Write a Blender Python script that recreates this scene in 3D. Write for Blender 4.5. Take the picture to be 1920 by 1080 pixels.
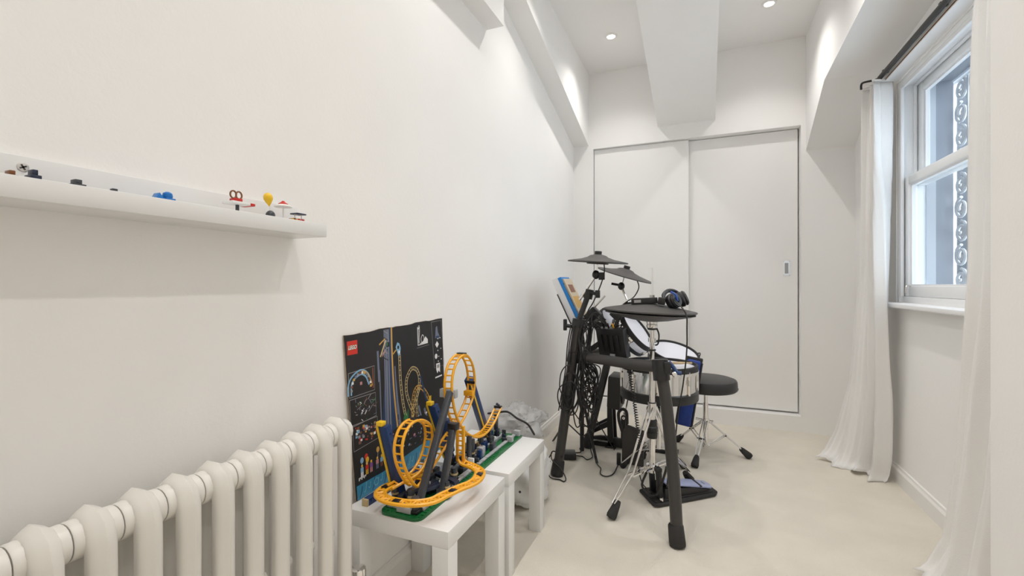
import bpy, bmesh, math, random
from mathutils import Vector, Matrix, Euler, noise
random.seed(7)
for o in list(bpy.data.objects):
    bpy.data.objects.remove(o, do_unlink=True)
scene = bpy.context.scene
COL = scene.collection
PI = math.pi

# ------------------------------------------------------------------ camera
cam_data = bpy.data.cameras.new('camera')
cam_data.sensor_width = 36.0
cam_data.lens = 16.0
cam_data.shift_y = -7.0 / 1920.0
cam_data.clip_start = 0.02
cam = bpy.data.objects.new('camera', cam_data)
COL.objects.link(cam)
cam.location = (0.0, 0.0, 1.10)
cam.rotation_euler = (PI / 2, 0.0, math.atan(356.0 / 853.3))
scene.camera = cam

# ------------------------------------------------------------------ world
world = bpy.data.worlds.new('overcast_sky')
scene.world = world
world.use_nodes = True
wn = world.node_tree
wn.nodes.clear()
w_out = wn.nodes.new('ShaderNodeOutputWorld')
w_bg = wn.nodes.new('ShaderNodeBackground')
w_bg.inputs['Color'].default_value = (0.80, 0.90, 1.0, 1.0)
w_bg.inputs['Strength'].default_value = 7.5
wn.links.new(w_bg.outputs['Background'], w_out.inputs['Surface'])

# daylight sampling guide in the window opening
pd = bpy.data.lights.new('window_portal', 'AREA')
pd.shape = 'RECTANGLE'
pd.size = 1.45
pd.size_y = 1.2
pd.cycles.is_portal = True
po = bpy.data.objects.new('window_portal', pd)
COL.objects.link(po)
po.location = (1.245, 2.46, 1.6)
po.rotation_euler = (0, PI / 2, 0)      # emits towards -X

# ------------------------------------------------------------------ exposure
vs = scene.view_settings
vs.view_transform = 'Standard'
vs.look = 'None'
vs.gamma = 1.0
vs.use_curve_mapping = False
vs.exposure = -0.35
scene.cycles.max_bounces = 14
scene.cycles.diffuse_bounces = 8
scene.cycles.glossy_bounces = 5
scene.cycles.transmission_bounces = 8
scene.cycles.transparent_max_bounces = 16
scene.cycles.sample_clamp_indirect = 6.0
SPOT_W = 31.5

# ------------------------------------------------------------------ materials
MATS = {}
def mat(name, col, rough=0.5, metal=0.0, bump=0.0, scale=80.0, var=0.0, vscale=6.0, coat=0.0,
        trans=0.0, alpha=1.0, emit=None, estr=0.0, spec=0.5, translucent=0.0, detail=4.0):
    if name in MATS:
        return MATS[name]
    m = bpy.data.materials.new(name)
    m.use_nodes = True
    nt = m.node_tree
    b = nt.nodes['Principled BSDF']
    b.inputs['Base Color'].default_value = (*col, 1)
    b.inputs['Roughness'].default_value = rough
    b.inputs['Metallic'].default_value = metal
    b.inputs['Specular IOR Level'].default_value = spec
    b.inputs['Coat Weight'].default_value = coat
    b.inputs['Transmission Weight'].default_value = trans
    b.inputs['Alpha'].default_value = alpha
    if emit:
        b.inputs['Emission Color'].default_value = (*emit, 1)
        b.inputs['Emission Strength'].default_value = estr
    tc = nt.nodes.new('ShaderNodeTexCoord')
    if var > 0:
        n = nt.nodes.new('ShaderNodeTexNoise')
        n.inputs['Scale'].default_value = vscale
        n.inputs['Detail'].default_value = detail
        nt.links.new(tc.outputs['Object'], n.inputs['Vector'])
        r = nt.nodes.new('ShaderNodeMapRange')
        r.inputs['From Min'].default_value = 0.3
        r.inputs['From Max'].default_value = 0.7
        r.inputs['To Min'].default_value = 1 - var
        r.inputs['To Max'].default_value = 1 + var
        nt.links.new(n.outputs['Fac'], r.inputs['Value'])
        mx = nt.nodes.new('ShaderNodeMix')
        mx.data_type = 'RGBA'
        mx.blend_type = 'MULTIPLY'
        mx.inputs['Factor'].default_value = 1.0
        mx.inputs['A'].default_value = (*col, 1)
        nt.links.new(r.outputs['Result'], mx.inputs['B'])
        nt.links.new(mx.outputs['Result'], b.inputs['Base Color'])
    if bump > 0:
        n2 = nt.nodes.new('ShaderNodeTexNoise')
        n2.inputs['Scale'].default_value = scale
        n2.inputs['Detail'].default_value = detail
        nt.links.new(tc.outputs['Object'], n2.inputs['Vector'])
        bp = nt.nodes.new('ShaderNodeBump')
        bp.inputs['Strength'].default_value = bump
        bp.inputs['Distance'].default_value = 0.004
        nt.links.new(n2.outputs['Fac'], bp.inputs['Height'])
        nt.links.new(bp.outputs['Normal'], b.inputs['Normal'])
    if translucent > 0:
        out = nt.nodes['Material Output']
        t = nt.nodes.new('ShaderNodeBsdfTranslucent')
        t.inputs['Color'].default_value = (*col, 1)
        ms = nt.nodes.new('ShaderNodeMixShader')
        ms.inputs['Fac'].default_value = translucent
        nt.links.new(b.outputs['BSDF'], ms.inputs[1])
        nt.links.new(t.outputs['BSDF'], ms.inputs[2])
        nt.links.new(ms.outputs['Shader'], out.inputs['Surface'])
    MATS[name] = m
    return m

def glass_mat(name, tint=(0.97, 0.99, 1.0), gloss=0.06):
    m = bpy.data.materials.new(name)
    m.use_nodes = True
    nt = m.node_tree
    nt.nodes.clear()
    out = nt.nodes.new('ShaderNodeOutputMaterial')
    t = nt.nodes.new('ShaderNodeBsdfTransparent')
    t.inputs['Color'].default_value = (*tint, 1)
    g = nt.nodes.new('ShaderNodeBsdfGlossy')
    g.inputs['Roughness'].default_value = 0.02
    ms = nt.nodes.new('ShaderNodeMixShader')
    ms.inputs['Fac'].default_value = gloss
    nt.links.new(t.outputs['BSDF'], ms.inputs[1])
    nt.links.new(g.outputs['BSDF'], ms.inputs[2])
    nt.links.new(ms.outputs['Shader'], out.inputs['Surface'])
    return m

WALL = (0.88, 0.872, 0.86)
mat('wall_paint', WALL, 0.75, bump=0.10, scale=90, var=0.012, vscale=3)
mat('ceiling_paint', (0.88, 0.872, 0.86), 0.8, bump=0.05, scale=120)
mat('joinery_paint', (0.88, 0.872, 0.858), 0.42, bump=0.02, scale=60)
mat('trim_paint', (0.84, 0.83, 0.81), 0.35)
mat('window_paint', (0.86, 0.87, 0.88), 0.3)
mat('carpet', (0.78, 0.73, 0.64), 0.95, bump=0.9, scale=420, var=0.05, vscale=4, spec=0.1, detail=6)
mat('radiator_enamel', (0.72, 0.70, 0.655), 0.33, bump=0.05, scale=25, coat=0.15)
mat('white_laminate', (0.77, 0.77, 0.765), 0.3)
mat('white_plastic', (0.85, 0.84, 0.82), 0.35)
mat('linen', (0.93, 0.92, 0.905), 0.9, bump=0.35, scale=350, spec=0.15, translucent=0.15)
mat('black_metal', (0.018, 0.017, 0.017), 0.42)
mat('rack_black', (0.040, 0.037, 0.035), 0.45, bump=0.05, scale=300)
mat('black_plastic', (0.016, 0.016, 0.017), 0.38)
mat('black_rubber', (0.022, 0.021, 0.021), 0.7)
mat('cable_black', (0.014, 0.013, 0.013), 0.5)
mat('cymbal_rubber', (0.060, 0.056, 0.053), 0.55, bump=0.08, scale=200)
mat('chrome', (0.82, 0.81, 0.80), 0.10, 1.0)
mat('brushed_steel', (0.62, 0.61, 0.59), 0.28, 1.0)
mat('drum_mesh_head', (0.74, 0.74, 0.80), 0.6, bump=0.1, scale=500)
mat('black_vinyl', (0.022, 0.021, 0.021), 0.42, bump=0.1, scale=220)
mat('blue_fabric', (0.018, 0.05, 0.26), 0.75, bump=0.25, scale=200, var=0.15, vscale=20)
mat('blue_gloss', (0.02, 0.07, 0.32), 0.3)
mat('pedal_blue_grey', (0.42, 0.47, 0.72), 0.35, 0.2)
mat('dark_board', (0.055, 0.050, 0.046), 0.6)
mat('lego_orange', (0.84, 0.40, 0.018), 0.28)
mat('lego_yellow', (0.86, 0.55, 0.02), 0.28)
mat('lego_dark_grey', (0.045, 0.050, 0.060), 0.3)
mat('lego_blue', (0.012, 0.040, 0.14), 0.3)
mat('lego_navy', (0.014, 0.022, 0.050), 0.3)
mat('lego_green', (0.006, 0.14, 0.035), 0.3)
mat('lego_light_grey', (0.42, 0.43, 0.45), 0.3)
mat('lego_black', (0.012, 0.012, 0.014), 0.3)
mat('lego_red', (0.55, 0.02, 0.012), 0.3)
mat('lego_white', (0.82, 0.82, 0.80), 0.3)
mat('lego_brown', (0.20, 0.075, 0.02), 0.35)
mat('lego_bright_blue', (0.01, 0.17, 0.52), 0.3)
mat('lego_tan', (0.55, 0.42, 0.22), 0.35)
mat('cardboard', (0.46, 0.35, 0.24), 0.85, bump=0.1, scale=100)
mat('card_black', (0.016, 0.016, 0.018), 0.45, var=0.25, vscale=7)
mat('grey_line', (0.36, 0.36, 0.36), 0.5)

# ------------------------------------------------------------------ mesh helpers
ORG = {}
def smooth_path(pts, n=6, closed=False):
    P = [Vector(p) for p in pts]
    if len(P) < 3:
        return P
    out = []
    N = len(P)
    rng = N if closed else N - 1
    for i in range(rng):
        if closed:
            a, b, c, d = P[(i - 1) % N], P[i], P[(i + 1) % N], P[(i + 2) % N]
        else:
            b, c = P[i], P[i + 1]
            a = P[i - 1] if i > 0 else b * 2 - c
            d = P[i + 2] if i + 2 < N else c * 2 - b
        for k in range(n):
            t = k / n
            out.append(0.5 * ((2 * b) + (c - a) * t + (2 * a - 5 * b + 4 * c - d) * t * t + (3 * b - a - 3 * c + d) * t ** 3))
    if not closed:
        out.append(P[-1])
    return out

def align(z):
    z = Vector(z).normalized()
    up = Vector((0, 0, 1)) if abs(z.z) < 0.99 else Vector((0, 1, 0))
    x = up.cross(z).normalized()
    y = z.cross(x)
    m = Matrix((x, y, z)).transposed()
    return m

class MB:
    def __init__(s):
        s.v = []
        s.f = []
    def add(s, vs, fs):
        o = len(s.v)
        s.v += [Vector(p) for p in vs]
        s.f += [tuple(i + o for i in f) for f in fs]
        return s
    def box(s, lo, hi, rot=None, piv=None):
        x0, y0, z0 = lo
        x1, y1, z1 = hi
        vs = [Vector(p) for p in ((x0, y0, z0), (x1, y0, z0), (x1, y1, z0), (x0, y1, z0), (x0, y0, z1), (x1, y0, z1), (x1, y1, z1), (x0, y1, z1))]
        if rot is not None:
            c = Vector(piv) if piv is not None else (Vector(lo) + Vector(hi)) / 2
            vs = [rot @ (p - c) + c for p in vs]
        return s.add(vs, [(0, 3, 2, 1), (4, 5, 6, 7), (0, 1, 5, 4), (1, 2, 6, 5), (2, 3, 7, 6), (3, 0, 4, 7)])
    def bar(s, a, b, w, t, side=None):
        # rectangular bar from a to b, width w along side, thickness t
        a, b = Vector(a), Vector(b)
        d = (b - a).normalized()
        if side is None:
            side = d.cross(Vector((0, 0, 1)))
            if side.length < 1e-3:
                side = Vector((1, 0, 0))
        sd = Vector(side)
        sd = (sd - d * sd.dot(d)).normalized() * w / 2
        n = d.cross(sd).normalized() * t / 2
        vs = []
        for p in (a, b):
            vs += [p - sd - n, p + sd - n, p + sd + n, p - sd + n]
        return s.add(vs, [(0, 3, 2, 1), (4, 5, 6, 7), (0, 1, 5, 4), (1, 2, 6, 5), (2, 3, 7, 6), (3, 0, 4, 7)])
    def tube(s, pts, r, n=8, closed=False, flat=None):
        P = [Vector(p) for p in pts]
        N = len(P)
        R = r if isinstance(r, (list, tuple)) else [r] * N
        T = []
        for i in range(N):
            if closed:
                t = P[(i + 1) % N] - P[i - 1]
            else:
                t = P[min(i + 1, N - 1)] - P[max(i - 1, 0)]
            T.append(t.normalized() if t.length > 1e-9 else Vector((0, 0, 1)))
        up = Vector((0, 0, 1)) if abs(T[0].z) < 0.9 else Vector((1, 0, 0))
        u = (up - T[0] * up.dot(T[0])).normalized()
        vs = []
        for i in range(N):
            u = u - T[i] * u.dot(T[i])
            if u.length < 1e-6:
                u = T[i].orthogonal()
            u.normalize()
            w = T[i].cross(u)
            for k in range(n):
                a = 2 * PI * k / n
                vs.append(P[i] + (u * math.cos(a) + w * math.sin(a)) * R[i])
        fs = []
        for i in range(N if closed else N - 1):
            j = (i + 1) % N
            for k in range(n):
                l = (k + 1) % n
                fs.append((i * n + k, i * n + l, j * n + l, j * n + k))
        if not closed:
            fs.append(tuple(reversed(range(n))))
            fs.append(tuple((N - 1) * n + k for k in range(n)))
        return s.add(vs, fs)
    def cyl(s, a, b, r0, r1=None, n=16):
        return s.tube([a, b], [r0, r0 if r1 is None else r1], n)
    def lathe(s, prof, c=(0, 0, 0), axis=(0, 0, 1), n=32, closed=False):
        # prof: list of (radius, height along axis)
        m = align(axis)
        c = Vector(c)
        vs, fs, rings = [], [], []
        for r, hgt in prof:
            if r < 1e-6:
                rings.append([len(vs)])
                vs.append(c + m @ Vector((0, 0, hgt)))
            else:
                ring = []
                for k in range(n):
                    a = 2 * PI * k / n
                    ring.append(len(vs))
                    vs.append(c + m @ Vector((r * math.cos(a), r * math.sin(a), hgt)))
                rings.append(ring)
        L = list(zip(rings, rings[1:]))
        if closed:
            L.append((rings[-1], rings[0]))
        for A, B in L:
            if len(A) == 1 and len(B) == 1:
                continue
            for k in range(n):
                l = (k + 1) % n
                if len(A) == 1:
                    fs.append((A[0], B[l], B[k]))
                elif len(B) == 1:
                    fs.append((A[k], A[l], B[0]))
                else:
                    fs.append((A[k], A[l], B[l], B[k]))
        return s.add(vs, fs)
    def prism(s, poly, d):
        # poly: list of 3D points (planar); d: extrusion vector
        P = [Vector(p) for p in poly]
        d = Vector(d)
        n = len(P)
        nrm = Vector((0, 0, 0))
        for i in range(n):
            nrm += P[i].cross(P[(i + 1) % n])
        if nrm.dot(d) > 0:
            P.reverse()
        vs = P + [p + d for p in P]
        fs = [tuple(range(n)), tuple(reversed(range(n, 2 * n)))]
        for i in range(n):
            j = (i + 1) % n
            fs.append((i, i + n, j + n, j))
        return s.add(vs, fs)
    def ball(s, c, r, n=14, m=9, rot=None):
        c = Vector(c)
        rx, ry, rz = r if isinstance(r, (list, tuple)) else (r, r, r)
        prof = []
        vs, fs = [], []
        rot = rot or Matrix.Identity(3)
        vs.append(c + rot @ Vector((0, 0, -rz)))
        for i in range(1, m):
            ph = -PI / 2 + PI * i / m
            for k in range(n):
                a = 2 * PI * k / n
                vs.append(c + rot @ Vector((rx * math.cos(ph) * math.cos(a), ry * math.cos(ph) * math.sin(a), rz * math.sin(ph))))
        vs.append(c + rot @ Vector((0, 0, rz)))
        top = len(vs) - 1
        for k in range(n):
            l = (k + 1) % n
            fs.append((0, 1 + l, 1 + k))
            for i in range(m - 2):
                a, b = 1 + i * n, 1 + (i + 1) * n
                fs.append((a + k, a + l, b + l, b + k))
            a = 1 + (m - 2) * n
            fs.append((a + k, a + l, top))
        return s.add(vs, fs)
    def build(s, name, m, parent=None, bevel=0.0, smooth=True, seg=2, ang=0.6):
        off = ORG.get(parent.name, Vector((0, 0, 0))) if parent else Vector((0, 0, 0))
        me = bpy.data.meshes.new(name)
        me.from_pydata([tuple(p - off) for p in s.v], [], s.f)
        me.update()
        bm = bmesh.new()
        bm.from_mesh(me)
        bmesh.ops.recalc_face_normals(bm, faces=bm.faces)
        if bevel > 0:
            ed = [e for e in bm.edges if len(e.link_faces) == 2 and e.calc_face_angle(0) > 0.5]
            bmesh.ops.bevel(bm, geom=ed, offset=bevel, segments=seg, affect='EDGES', profile=0.5, clamp_overlap=True)
        bm.to_mesh(me)
        bm.free()
        if smooth:
            me.polygons.foreach_set('use_smooth', [True] * len(me.polygons))
            me.set_sharp_from_angle(angle=ang)
        me.materials.append(MATS[m] if isinstance(m, str) else m)
        o = bpy.data.objects.new(name, me)
        COL.objects.link(o)
        if parent:
            o.parent = parent
            ORG[o.name] = off
        return o

def tag(o, label, cat, group=None):
    o['label'] = label
    o['category'] = cat
    if group:
        o['group'] = group
    return o
def thing(name, loc, label, cat, group=None):
    o = bpy.data.objects.new(name, None)
    o.empty_display_size = 0.05
    COL.objects.link(o)
    o.location = loc
    ORG[o.name] = Vector(loc)
    return tag(o, label, cat, group)
def struct(o):
    o['kind'] = 'structure'
    return o
def rebase(o, base):
    # move a one-mesh thing's origin to its base point
    b = Vector(base)
    o.data.transform(Matrix.Translation(-b))
    o.location = b
    return o
def solo(mb, name, m, base, label, cat, group=None, **k):
    return tag(rebase(mb.build(name, m, **k), base), label, cat, group)

# ------------------------------------------------------------------ the room
LX, RX, BY, NY, CZ = -1.05, 1.01, 3.94, -1.35, 2.935
PX, PY = 0.71, 1.61            # pier / bulkhead face, pier far edge

f = MB().box((LX - .15, NY - .15, -.12), (RX + .25, BY + .15, 0)).build('floor', 'carpet', smooth=False)
struct(f)
c = MB().box((LX - .15, NY - .15, CZ), (RX + .25, BY + .15, CZ + .12)).build('ceiling', 'ceiling_paint', smooth=False)
struct(c)
struct(MB().box((LX - .15, NY - .15, 0), (LX, BY + .15, CZ)).build('wall_left', 'wall_paint', smooth=False))
struct(MB().box((LX, NY - .15, 0), (RX + .25, NY, CZ)).build('wall_near', 'wall_paint', smooth=False))
# pier on the window side
struct(MB().box((PX, NY, 0), (RX + .25, PY, CZ)).build('wall_pier', 'wall_paint', smooth=False))
# window wall with its opening
WY0, WY1, WZ0, WZ1 = 1.74, 3.20, 1.0, 2.225
WO = RX + .23
w = MB()
w.box((RX, PY, 0), (WO, BY + .15, WZ0))
w.box((RX, PY, WZ1), (WO, BY + .15, CZ))
w.box((RX, PY, WZ0), (WO, WY0, WZ1))
w.box((RX, WY1, WZ0), (WO, BY + .15, WZ1))
struct(w.build('wall_right', 'wall_paint', smooth=False))
# wardrobe front that forms the back wall: stiles, header and plinth around the sliding doors
DX0, DX1, DZ0, DZ1 = -0.877, 0.679, 0.117, 2.281
DM = -0.10
b = MB()
b.box((LX, BY, 0), (DX0, BY + .15, CZ))
b.box((DX1, BY, 0), (RX, BY + .15, CZ))
b.box((DX0, BY, DZ1), (DX1, BY + .15, CZ))
b.box((DX0, BY, 0), (DX1, BY + .15, DZ0))
b.box((DX0, BY + .12, DZ0), (DX1, BY + .15, DZ1))
struct(b.build('wall_back', 'joinery_paint', smooth=False))
struct(MB().box((DX0 + .005, BY + .036, DZ0 + .014), (DM, BY + .061, DZ1 - .004)).build('door_1', 'joinery_paint', smooth=False))
d2 = struct(MB().box((DM - .05, BY + .078, DZ0 + .014), (DX1 - .009, BY + .103, DZ1 - .004)).build('door_2', 'joinery_paint', smooth=False))
# flush pull handle
hx, hz = 0.597, 1.222
hp = MB()
hp.box((hx - .024, BY + .076, hz - .058), (hx + .024, BY + .0785, hz - .040))
hp.box((hx - .024, BY + .076, hz + .040), (hx + .024, BY + .0785, hz + .058))
hp.box((hx - .024, BY + .076, hz - .040), (hx - .012, BY + .0785, hz + .040))
hp.box((hx + .012, BY + .076, hz - .040), (hx + .024, BY + .0785, hz + .040))
H = hp.build('handle', 'chrome', d2, smooth=False)
H['label'] = 'chrome recessed pull handle'
MB().box((hx - .0125, BY + .0772, hz - .041), (hx + .0125, BY + .0786, hz + .041)).build('handle_recess', 'grey_line', d2, smooth=False)
for sx in (-.019, .019):
    for sz in (-.052, .052):
        MB().cyl((hx + sx, BY + .0762, hz + sz), (hx + sx, BY + .0745, hz + sz), .003, n=8).build('screw', 'brushed_steel', d2)

# left: sloping boxed rafter and the horizontal boxing nearer the room's front
def slope_prism(x0, x1, ya, za, yb, zb, name):
    m = MB().prism([(x0, ya, za), (x0, yb, zb), (x0, yb, CZ), (x0, ya, CZ)] if abs(zb - CZ) > 1e-4 else [(x0, ya, za), (x0, yb, CZ), (x0, ya, CZ)], (x1 - x0, 0, 0))
    return struct(m.build(name, 'wall_paint', smooth=False))
sl = 0.256
slope_prism(LX, -0.916, BY, 2.312, BY - (CZ - 2.312) / sl, CZ, 'trim_1')
struct(MB().box((LX, NY, 2.442), (-0.95, 2.167, CZ)).build('trim_2', 'wall_paint', smooth=False))
# centre rafter
sc_ = 0.285
yb = BY - (CZ - 2.402) / sc_
cr = MB()
cr.add([(-.338, BY, 2.402), (.097, BY, 2.402), (-.338, BY, CZ), (.097, BY, CZ), (-.362, yb, CZ), (.088, yb, CZ)],
       [(0, 1, 5, 4), (0, 2, 3, 1), (2, 4, 5, 3), (0, 4, 2), (1, 3, 5)])
struct(cr.build('trim_3', 'wall_paint', smooth=False))
# bulkhead over the window recess, its soffit dropping towards the back wall
bk = MB()
prof = [(BY, 2.09), (3.391, 2.384), (2.63, 2.44), (PY, 2.455)]
bk.prism([(PX, y, z) for y, z in prof] + [(PX, PY, CZ), (PX, BY, CZ)], (RX - PX, 0, 0))
struct(bk.build('trim_4', 'wall_paint', smooth=False))

# baseboards with a moulded top
def baseboard(name, pts_a, pts_b, inward, hgt=.096, t=.016):
    a, b2, i = Vector(pts_a), Vector(pts_b), Vector(inward)
    pr = [(0, 0), (t, 0), (t, hgt * .74), (t * .8, hgt * .80), (t * .55, hgt * .86), (t * .5, hgt * .97), (t * .3, hgt), (0, hgt)]
    m = MB().prism([a + i * p + Vector((0, 0, q)) for p, q in pr], b2 - a)
    return struct(m.build(name, 'trim_paint', ang=.3))
baseboard('baseboard_left', (LX, NY, 0), (LX, BY, 0), (1, 0, 0))
baseboard('baseboard_right', (RX, PY, 0), (RX, BY, 0), (-1, 0, 0))
baseboard('baseboard_pier', (PX, NY, 0), (PX, PY, 0), (-1, 0, 0))

# ------------------------------------------------------------------ window
win = struct(MB().box((RX + .005, WY1 - .03, WZ0), (WO - .06, WY1, WZ1)).box((RX + .005, WY0, WZ0), (WO - .06, WY0 + .03, WZ1))
             .box((RX + .005, WY0 + .03, WZ1 - .025), (WO - .06, WY1 - .03, WZ1)).box((RX + .02, WY0 + .03, WZ0), (WO - .04, WY1 - .03, WZ0 + .034)).build('window_1', 'window_paint', bevel=.002))
# staff bead, parting bead
for (x, wd, nm) in ((RX + .005, .022, 'staff_bead'), (RX + .066, .012, 'parting_bead')):
    m = MB()
    m.box((x, WY1 - .03 - wd, WZ0 + .034), (x + .014, WY1 - .03, WZ1 - .025))
    m.box((x, WY0 + .03, WZ0 + .034), (x + .014, WY0 + .03 + wd, WZ1 - .025))
    m.box((x, WY0 + .03 + wd, WZ1 - .025 - wd), (x + .014, WY1 - .03 - wd, WZ1 - .025))
    m.build(nm, 'window_paint', win, bevel=.002)
def sash(x0, x1, z0, z1, bot, top, nm):
    ya, yb_ = WY0 + .036, WY1 - .036
    st = .050
    m = MB()
    m.box((x0, ya, z0), (x1, ya + st, z1))
    m.box((x0, yb_ - st, z0), (x1, yb_, z1))
    m.box((x0, ya + st, z0), (x1, yb_ - st, z0 + bot))
    m.box((x0, ya + st, z1 - top), (x1, yb_ - st, z1))
    o = m.build(nm, 'window_paint', win, bevel=.003)
    # glazing bead
    g = MB()
    q = .010
    g.box((x0 + .012, ya + st, z0 + bot), (x1 - .006, ya + st + q, z1 - top))
    g.box((x0 + .012, yb_ - st - q, z0 + bot), (x1 - .006, yb_ - st, z1 - top))
    g.box((x0 + .012, ya + st + q, z0 + bot), (x1 - .006, yb_ - st - q, z0 + bot + q))
    g.box((x0 + .012, ya + st + q, z1 - top - q), (x1 - .006, yb_ - st - q, z1 - top))
    g.build('glazing_bead', 'window_paint', o)
    xm = (x0 + x1) / 2
    MB().box((xm, ya + st, z0 + bot), (xm + .003, yb_ - st, z1 - top)).build('pane', GLASS, o, smooth=False)
    return o
GLASS = glass_mat('window_glass')
lo = sash(RX + .026, RX + .062, WZ0 + .035, 1.690, .055, .046, 'lower_sash')
up = sash(RX + .084, RX + .120, 1.640, WZ1 - .026, .046, .050, 'upper_sash')
# sash lift hook on the lower sash
lift = MB().tube(smooth_path([(RX + .028, 3.085, 1.088), (RX + .012, 3.083, 1.094), (RX + .004, 3.078, 1.082), (RX + .002, 3.075, 1.062)], 4), .004, 6)
lift.box((RX - .002, 3.064, 1.050), (RX + .008, 3.086, 1.066))
lift.build('sash_lift', 'brushed_steel', lo)
# inner sill with rounded nose and the flat apron below
s_ = MB().prism([(RX + .02, PY, .999), (RX - .048, PY, .999), (RX - .056, PY, .994), (RX - .058, PY, .985), (RX - .056, PY, .976), (RX - .048, PY, .970), (RX + .02, PY, .970)], (0, 3.30 - PY, 0))
sill = s_.build('window_sill', 'window_paint', win, ang=.7)

# ------------------------------------------------------------------ outside the window
mat('render_wall', (0.065, 0.072, 0.084), 0.8, bump=.1, scale=40)
mat('bounce_ground', (0.80, 0.81, 0.82), 0.8, var=.1, vscale=5)
mat('iron_paint', (0.42, 0.43, 0.45), 0.45)
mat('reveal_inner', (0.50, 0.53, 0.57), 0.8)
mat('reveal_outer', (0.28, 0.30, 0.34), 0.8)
mat('leaf', (0.05, 0.09, 0.04), 0.6, var=.4, vscale=30)
ext = MB().box((WO, -6, -.6), (WO + 7.0, 9, -.5)).build('ground_outside', 'bounce_ground', smooth=False)  # ground made pale and wide to bounce daylight up onto the soffit
struct(ext)
struct(MB().box((WO + .02, 4.35, -.5), (WO + 2.2, 4.5, 3.2)).build('wall_outside', 'render_wall', smooth=False))

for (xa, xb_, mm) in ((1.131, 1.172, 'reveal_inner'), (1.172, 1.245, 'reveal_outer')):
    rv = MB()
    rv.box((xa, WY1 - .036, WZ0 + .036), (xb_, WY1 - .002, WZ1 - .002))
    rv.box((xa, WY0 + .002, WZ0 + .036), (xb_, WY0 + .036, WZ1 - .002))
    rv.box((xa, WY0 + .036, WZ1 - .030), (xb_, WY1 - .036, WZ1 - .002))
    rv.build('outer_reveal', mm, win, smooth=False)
# iron window guard and shrub beyond the glass
gx = 1.264
gr = thing('window_guard', (gx, 2.45, WZ0 + .034), 'grey wrought iron guard with scrolls outside the sash window', 'window guard')
fr_ = MB()
fr_.box((gx - .012, 3.205, WZ0 + .036), (gx + .012, 3.225, WZ1 - .027))
fr_.box((gx - .012, 1.72, WZ0 + .036), (gx + .012, 1.74, WZ1 - .027))
fr_.box((gx - .010, 1.74, WZ0 + .050), (gx + .010, 3.205, WZ0 + .068))
fr_.box((gx - .010, 1.74, WZ1 - .05), (gx + .010, 3.205, WZ1 - .032))
fr_.build('frame', 'window_paint', gr, bevel=.002)
def scroll(cy, cz, r, sg, sgy):
    pts = []
    for i in range(26):
        t = i / 25
        a = sg * (t * 3.6 * PI) + PI / 2
        rr = r * (1 - .78 * t)
        pts.append((gx, cy + sgy * rr * math.cos(a), cz + rr * math.sin(a)))
    return MB().tube(pts, .008, 6)
for col in range(10):
    y0 = 3.13 - col * .145
    MB().box((gx - .006, y0 - .0725 - .006, WZ0 + .068), (gx + .006, y0 - .0725 + .006, WZ1 - .05)).build('guard_bar', 'iron_paint', gr)
    for k in range(9):
        z0 = WZ0 + .125 + k * .126
        if z0 < WZ1 - .09:
            scroll(y0, z0, .058, 1 if k % 2 else -1, 1 if col % 2 else -1).build('scroll', 'iron_paint', gr)
def shrub(cx, cy, hgt, rad, n, seed, label):
    rnd = random.Random(seed)
    t = thing('shrub', (cx, cy, -.5), label, 'shrub')
    MB().cyl((cx, cy, -.5), (cx, cy, hgt * .6), .03, .015, 8).build('stem', 'lego_brown', t)
    m = MB()
    for i in range(n):
        d = Vector((rnd.gauss(0, 1), rnd.gauss(0, 1), rnd.gauss(0, 1)))
        d = d.normalized() * rnd.uniform(.55, 1)
        c = Vector((cx + d.x * rad, cy + d.y * rad, .5 * hgt + d.z * hgt * .5))
        q = Euler((rnd.uniform(0, 6), rnd.uniform(0, 6), rnd.uniform(0, 6))).to_matrix()
        L = rnd.uniform(.05, .09)
        m.add([c + q @ Vector(p) for p in ((-L, 0, 0), (0, -L * .4, .008), (L, 0, 0), (0, L * .4, .008))], [(0, 1, 2, 3)])
    o = m.build('foliage', 'leaf', t, smooth=False)
    o['kind'] = 'stuff'
shrub(2.25, 3.72, 1.9, .38, 700, 3, 'dark leafy shrub growing outside the sash window')

# ------------------------------------------------------------------ ceiling downlights
def emis(name, col, s):
    m = bpy.data.materials.new(name)
    m.use_nodes = True
    nt = m.node_tree
    nt.nodes.clear()
    o = nt.nodes.new('ShaderNodeOutputMaterial')
    e = nt.nodes.new('ShaderNodeEmission')
    e.inputs['Color'].default_value = (*col, 1)
    e.inputs['Strength'].default_value = s
    nt.links.new(e.outputs['Emission'], o.inputs['Surface'])
    return m
LAMP = emis('lamp_glow', (1.0, 0.95, 0.86), 14.0)
def downlight(x, y, label):
    t = thing('downlight', (x, y, CZ), label, 'ceiling light', 'recessed ceiling downlights')
    MB().lathe([(.030, 0), (.045, 0), (.046, -.003), (.043, -.006), (.031, -.007), (.029, -.003)], (x, y, CZ), n=28, closed=True).build('bezel', 'trim_paint', t)
    MB().lathe([(0, -.0025), (.029, -.0025), (.029, -.001), (0, -.001)], (x, y, CZ), n=24).build('lamp', LAMP, t)
    ld = bpy.data.lights.new('downlight_beam', 'SPOT')
    ld.energy = SPOT_W
    ld.color = (1.0, 0.965, 0.93)
    ld.spot_size = math.radians(124)
    ld.spot_blend = 1.0
    ld.shadow_soft_size = .018
    lo_ = bpy.data.objects.new('downlight_beam', ld)
    COL.objects.link(lo_)
    lo_.parent = t
    lo_.location = (0, 0, -.012)
for y in (3.388, 2.45, 1.52, .60, -.33):
    for x in (-.62, .405):
        if y > 3 :
            lab = 'round recessed downlight between the central rafter and the sloping boxed rafter' if x < 0 else 'round recessed downlight between the central rafter and the window bulkhead'
        else:
            lab = 'round recessed downlight in the ceiling further along the row'
        downlight(x, y, lab)

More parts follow.
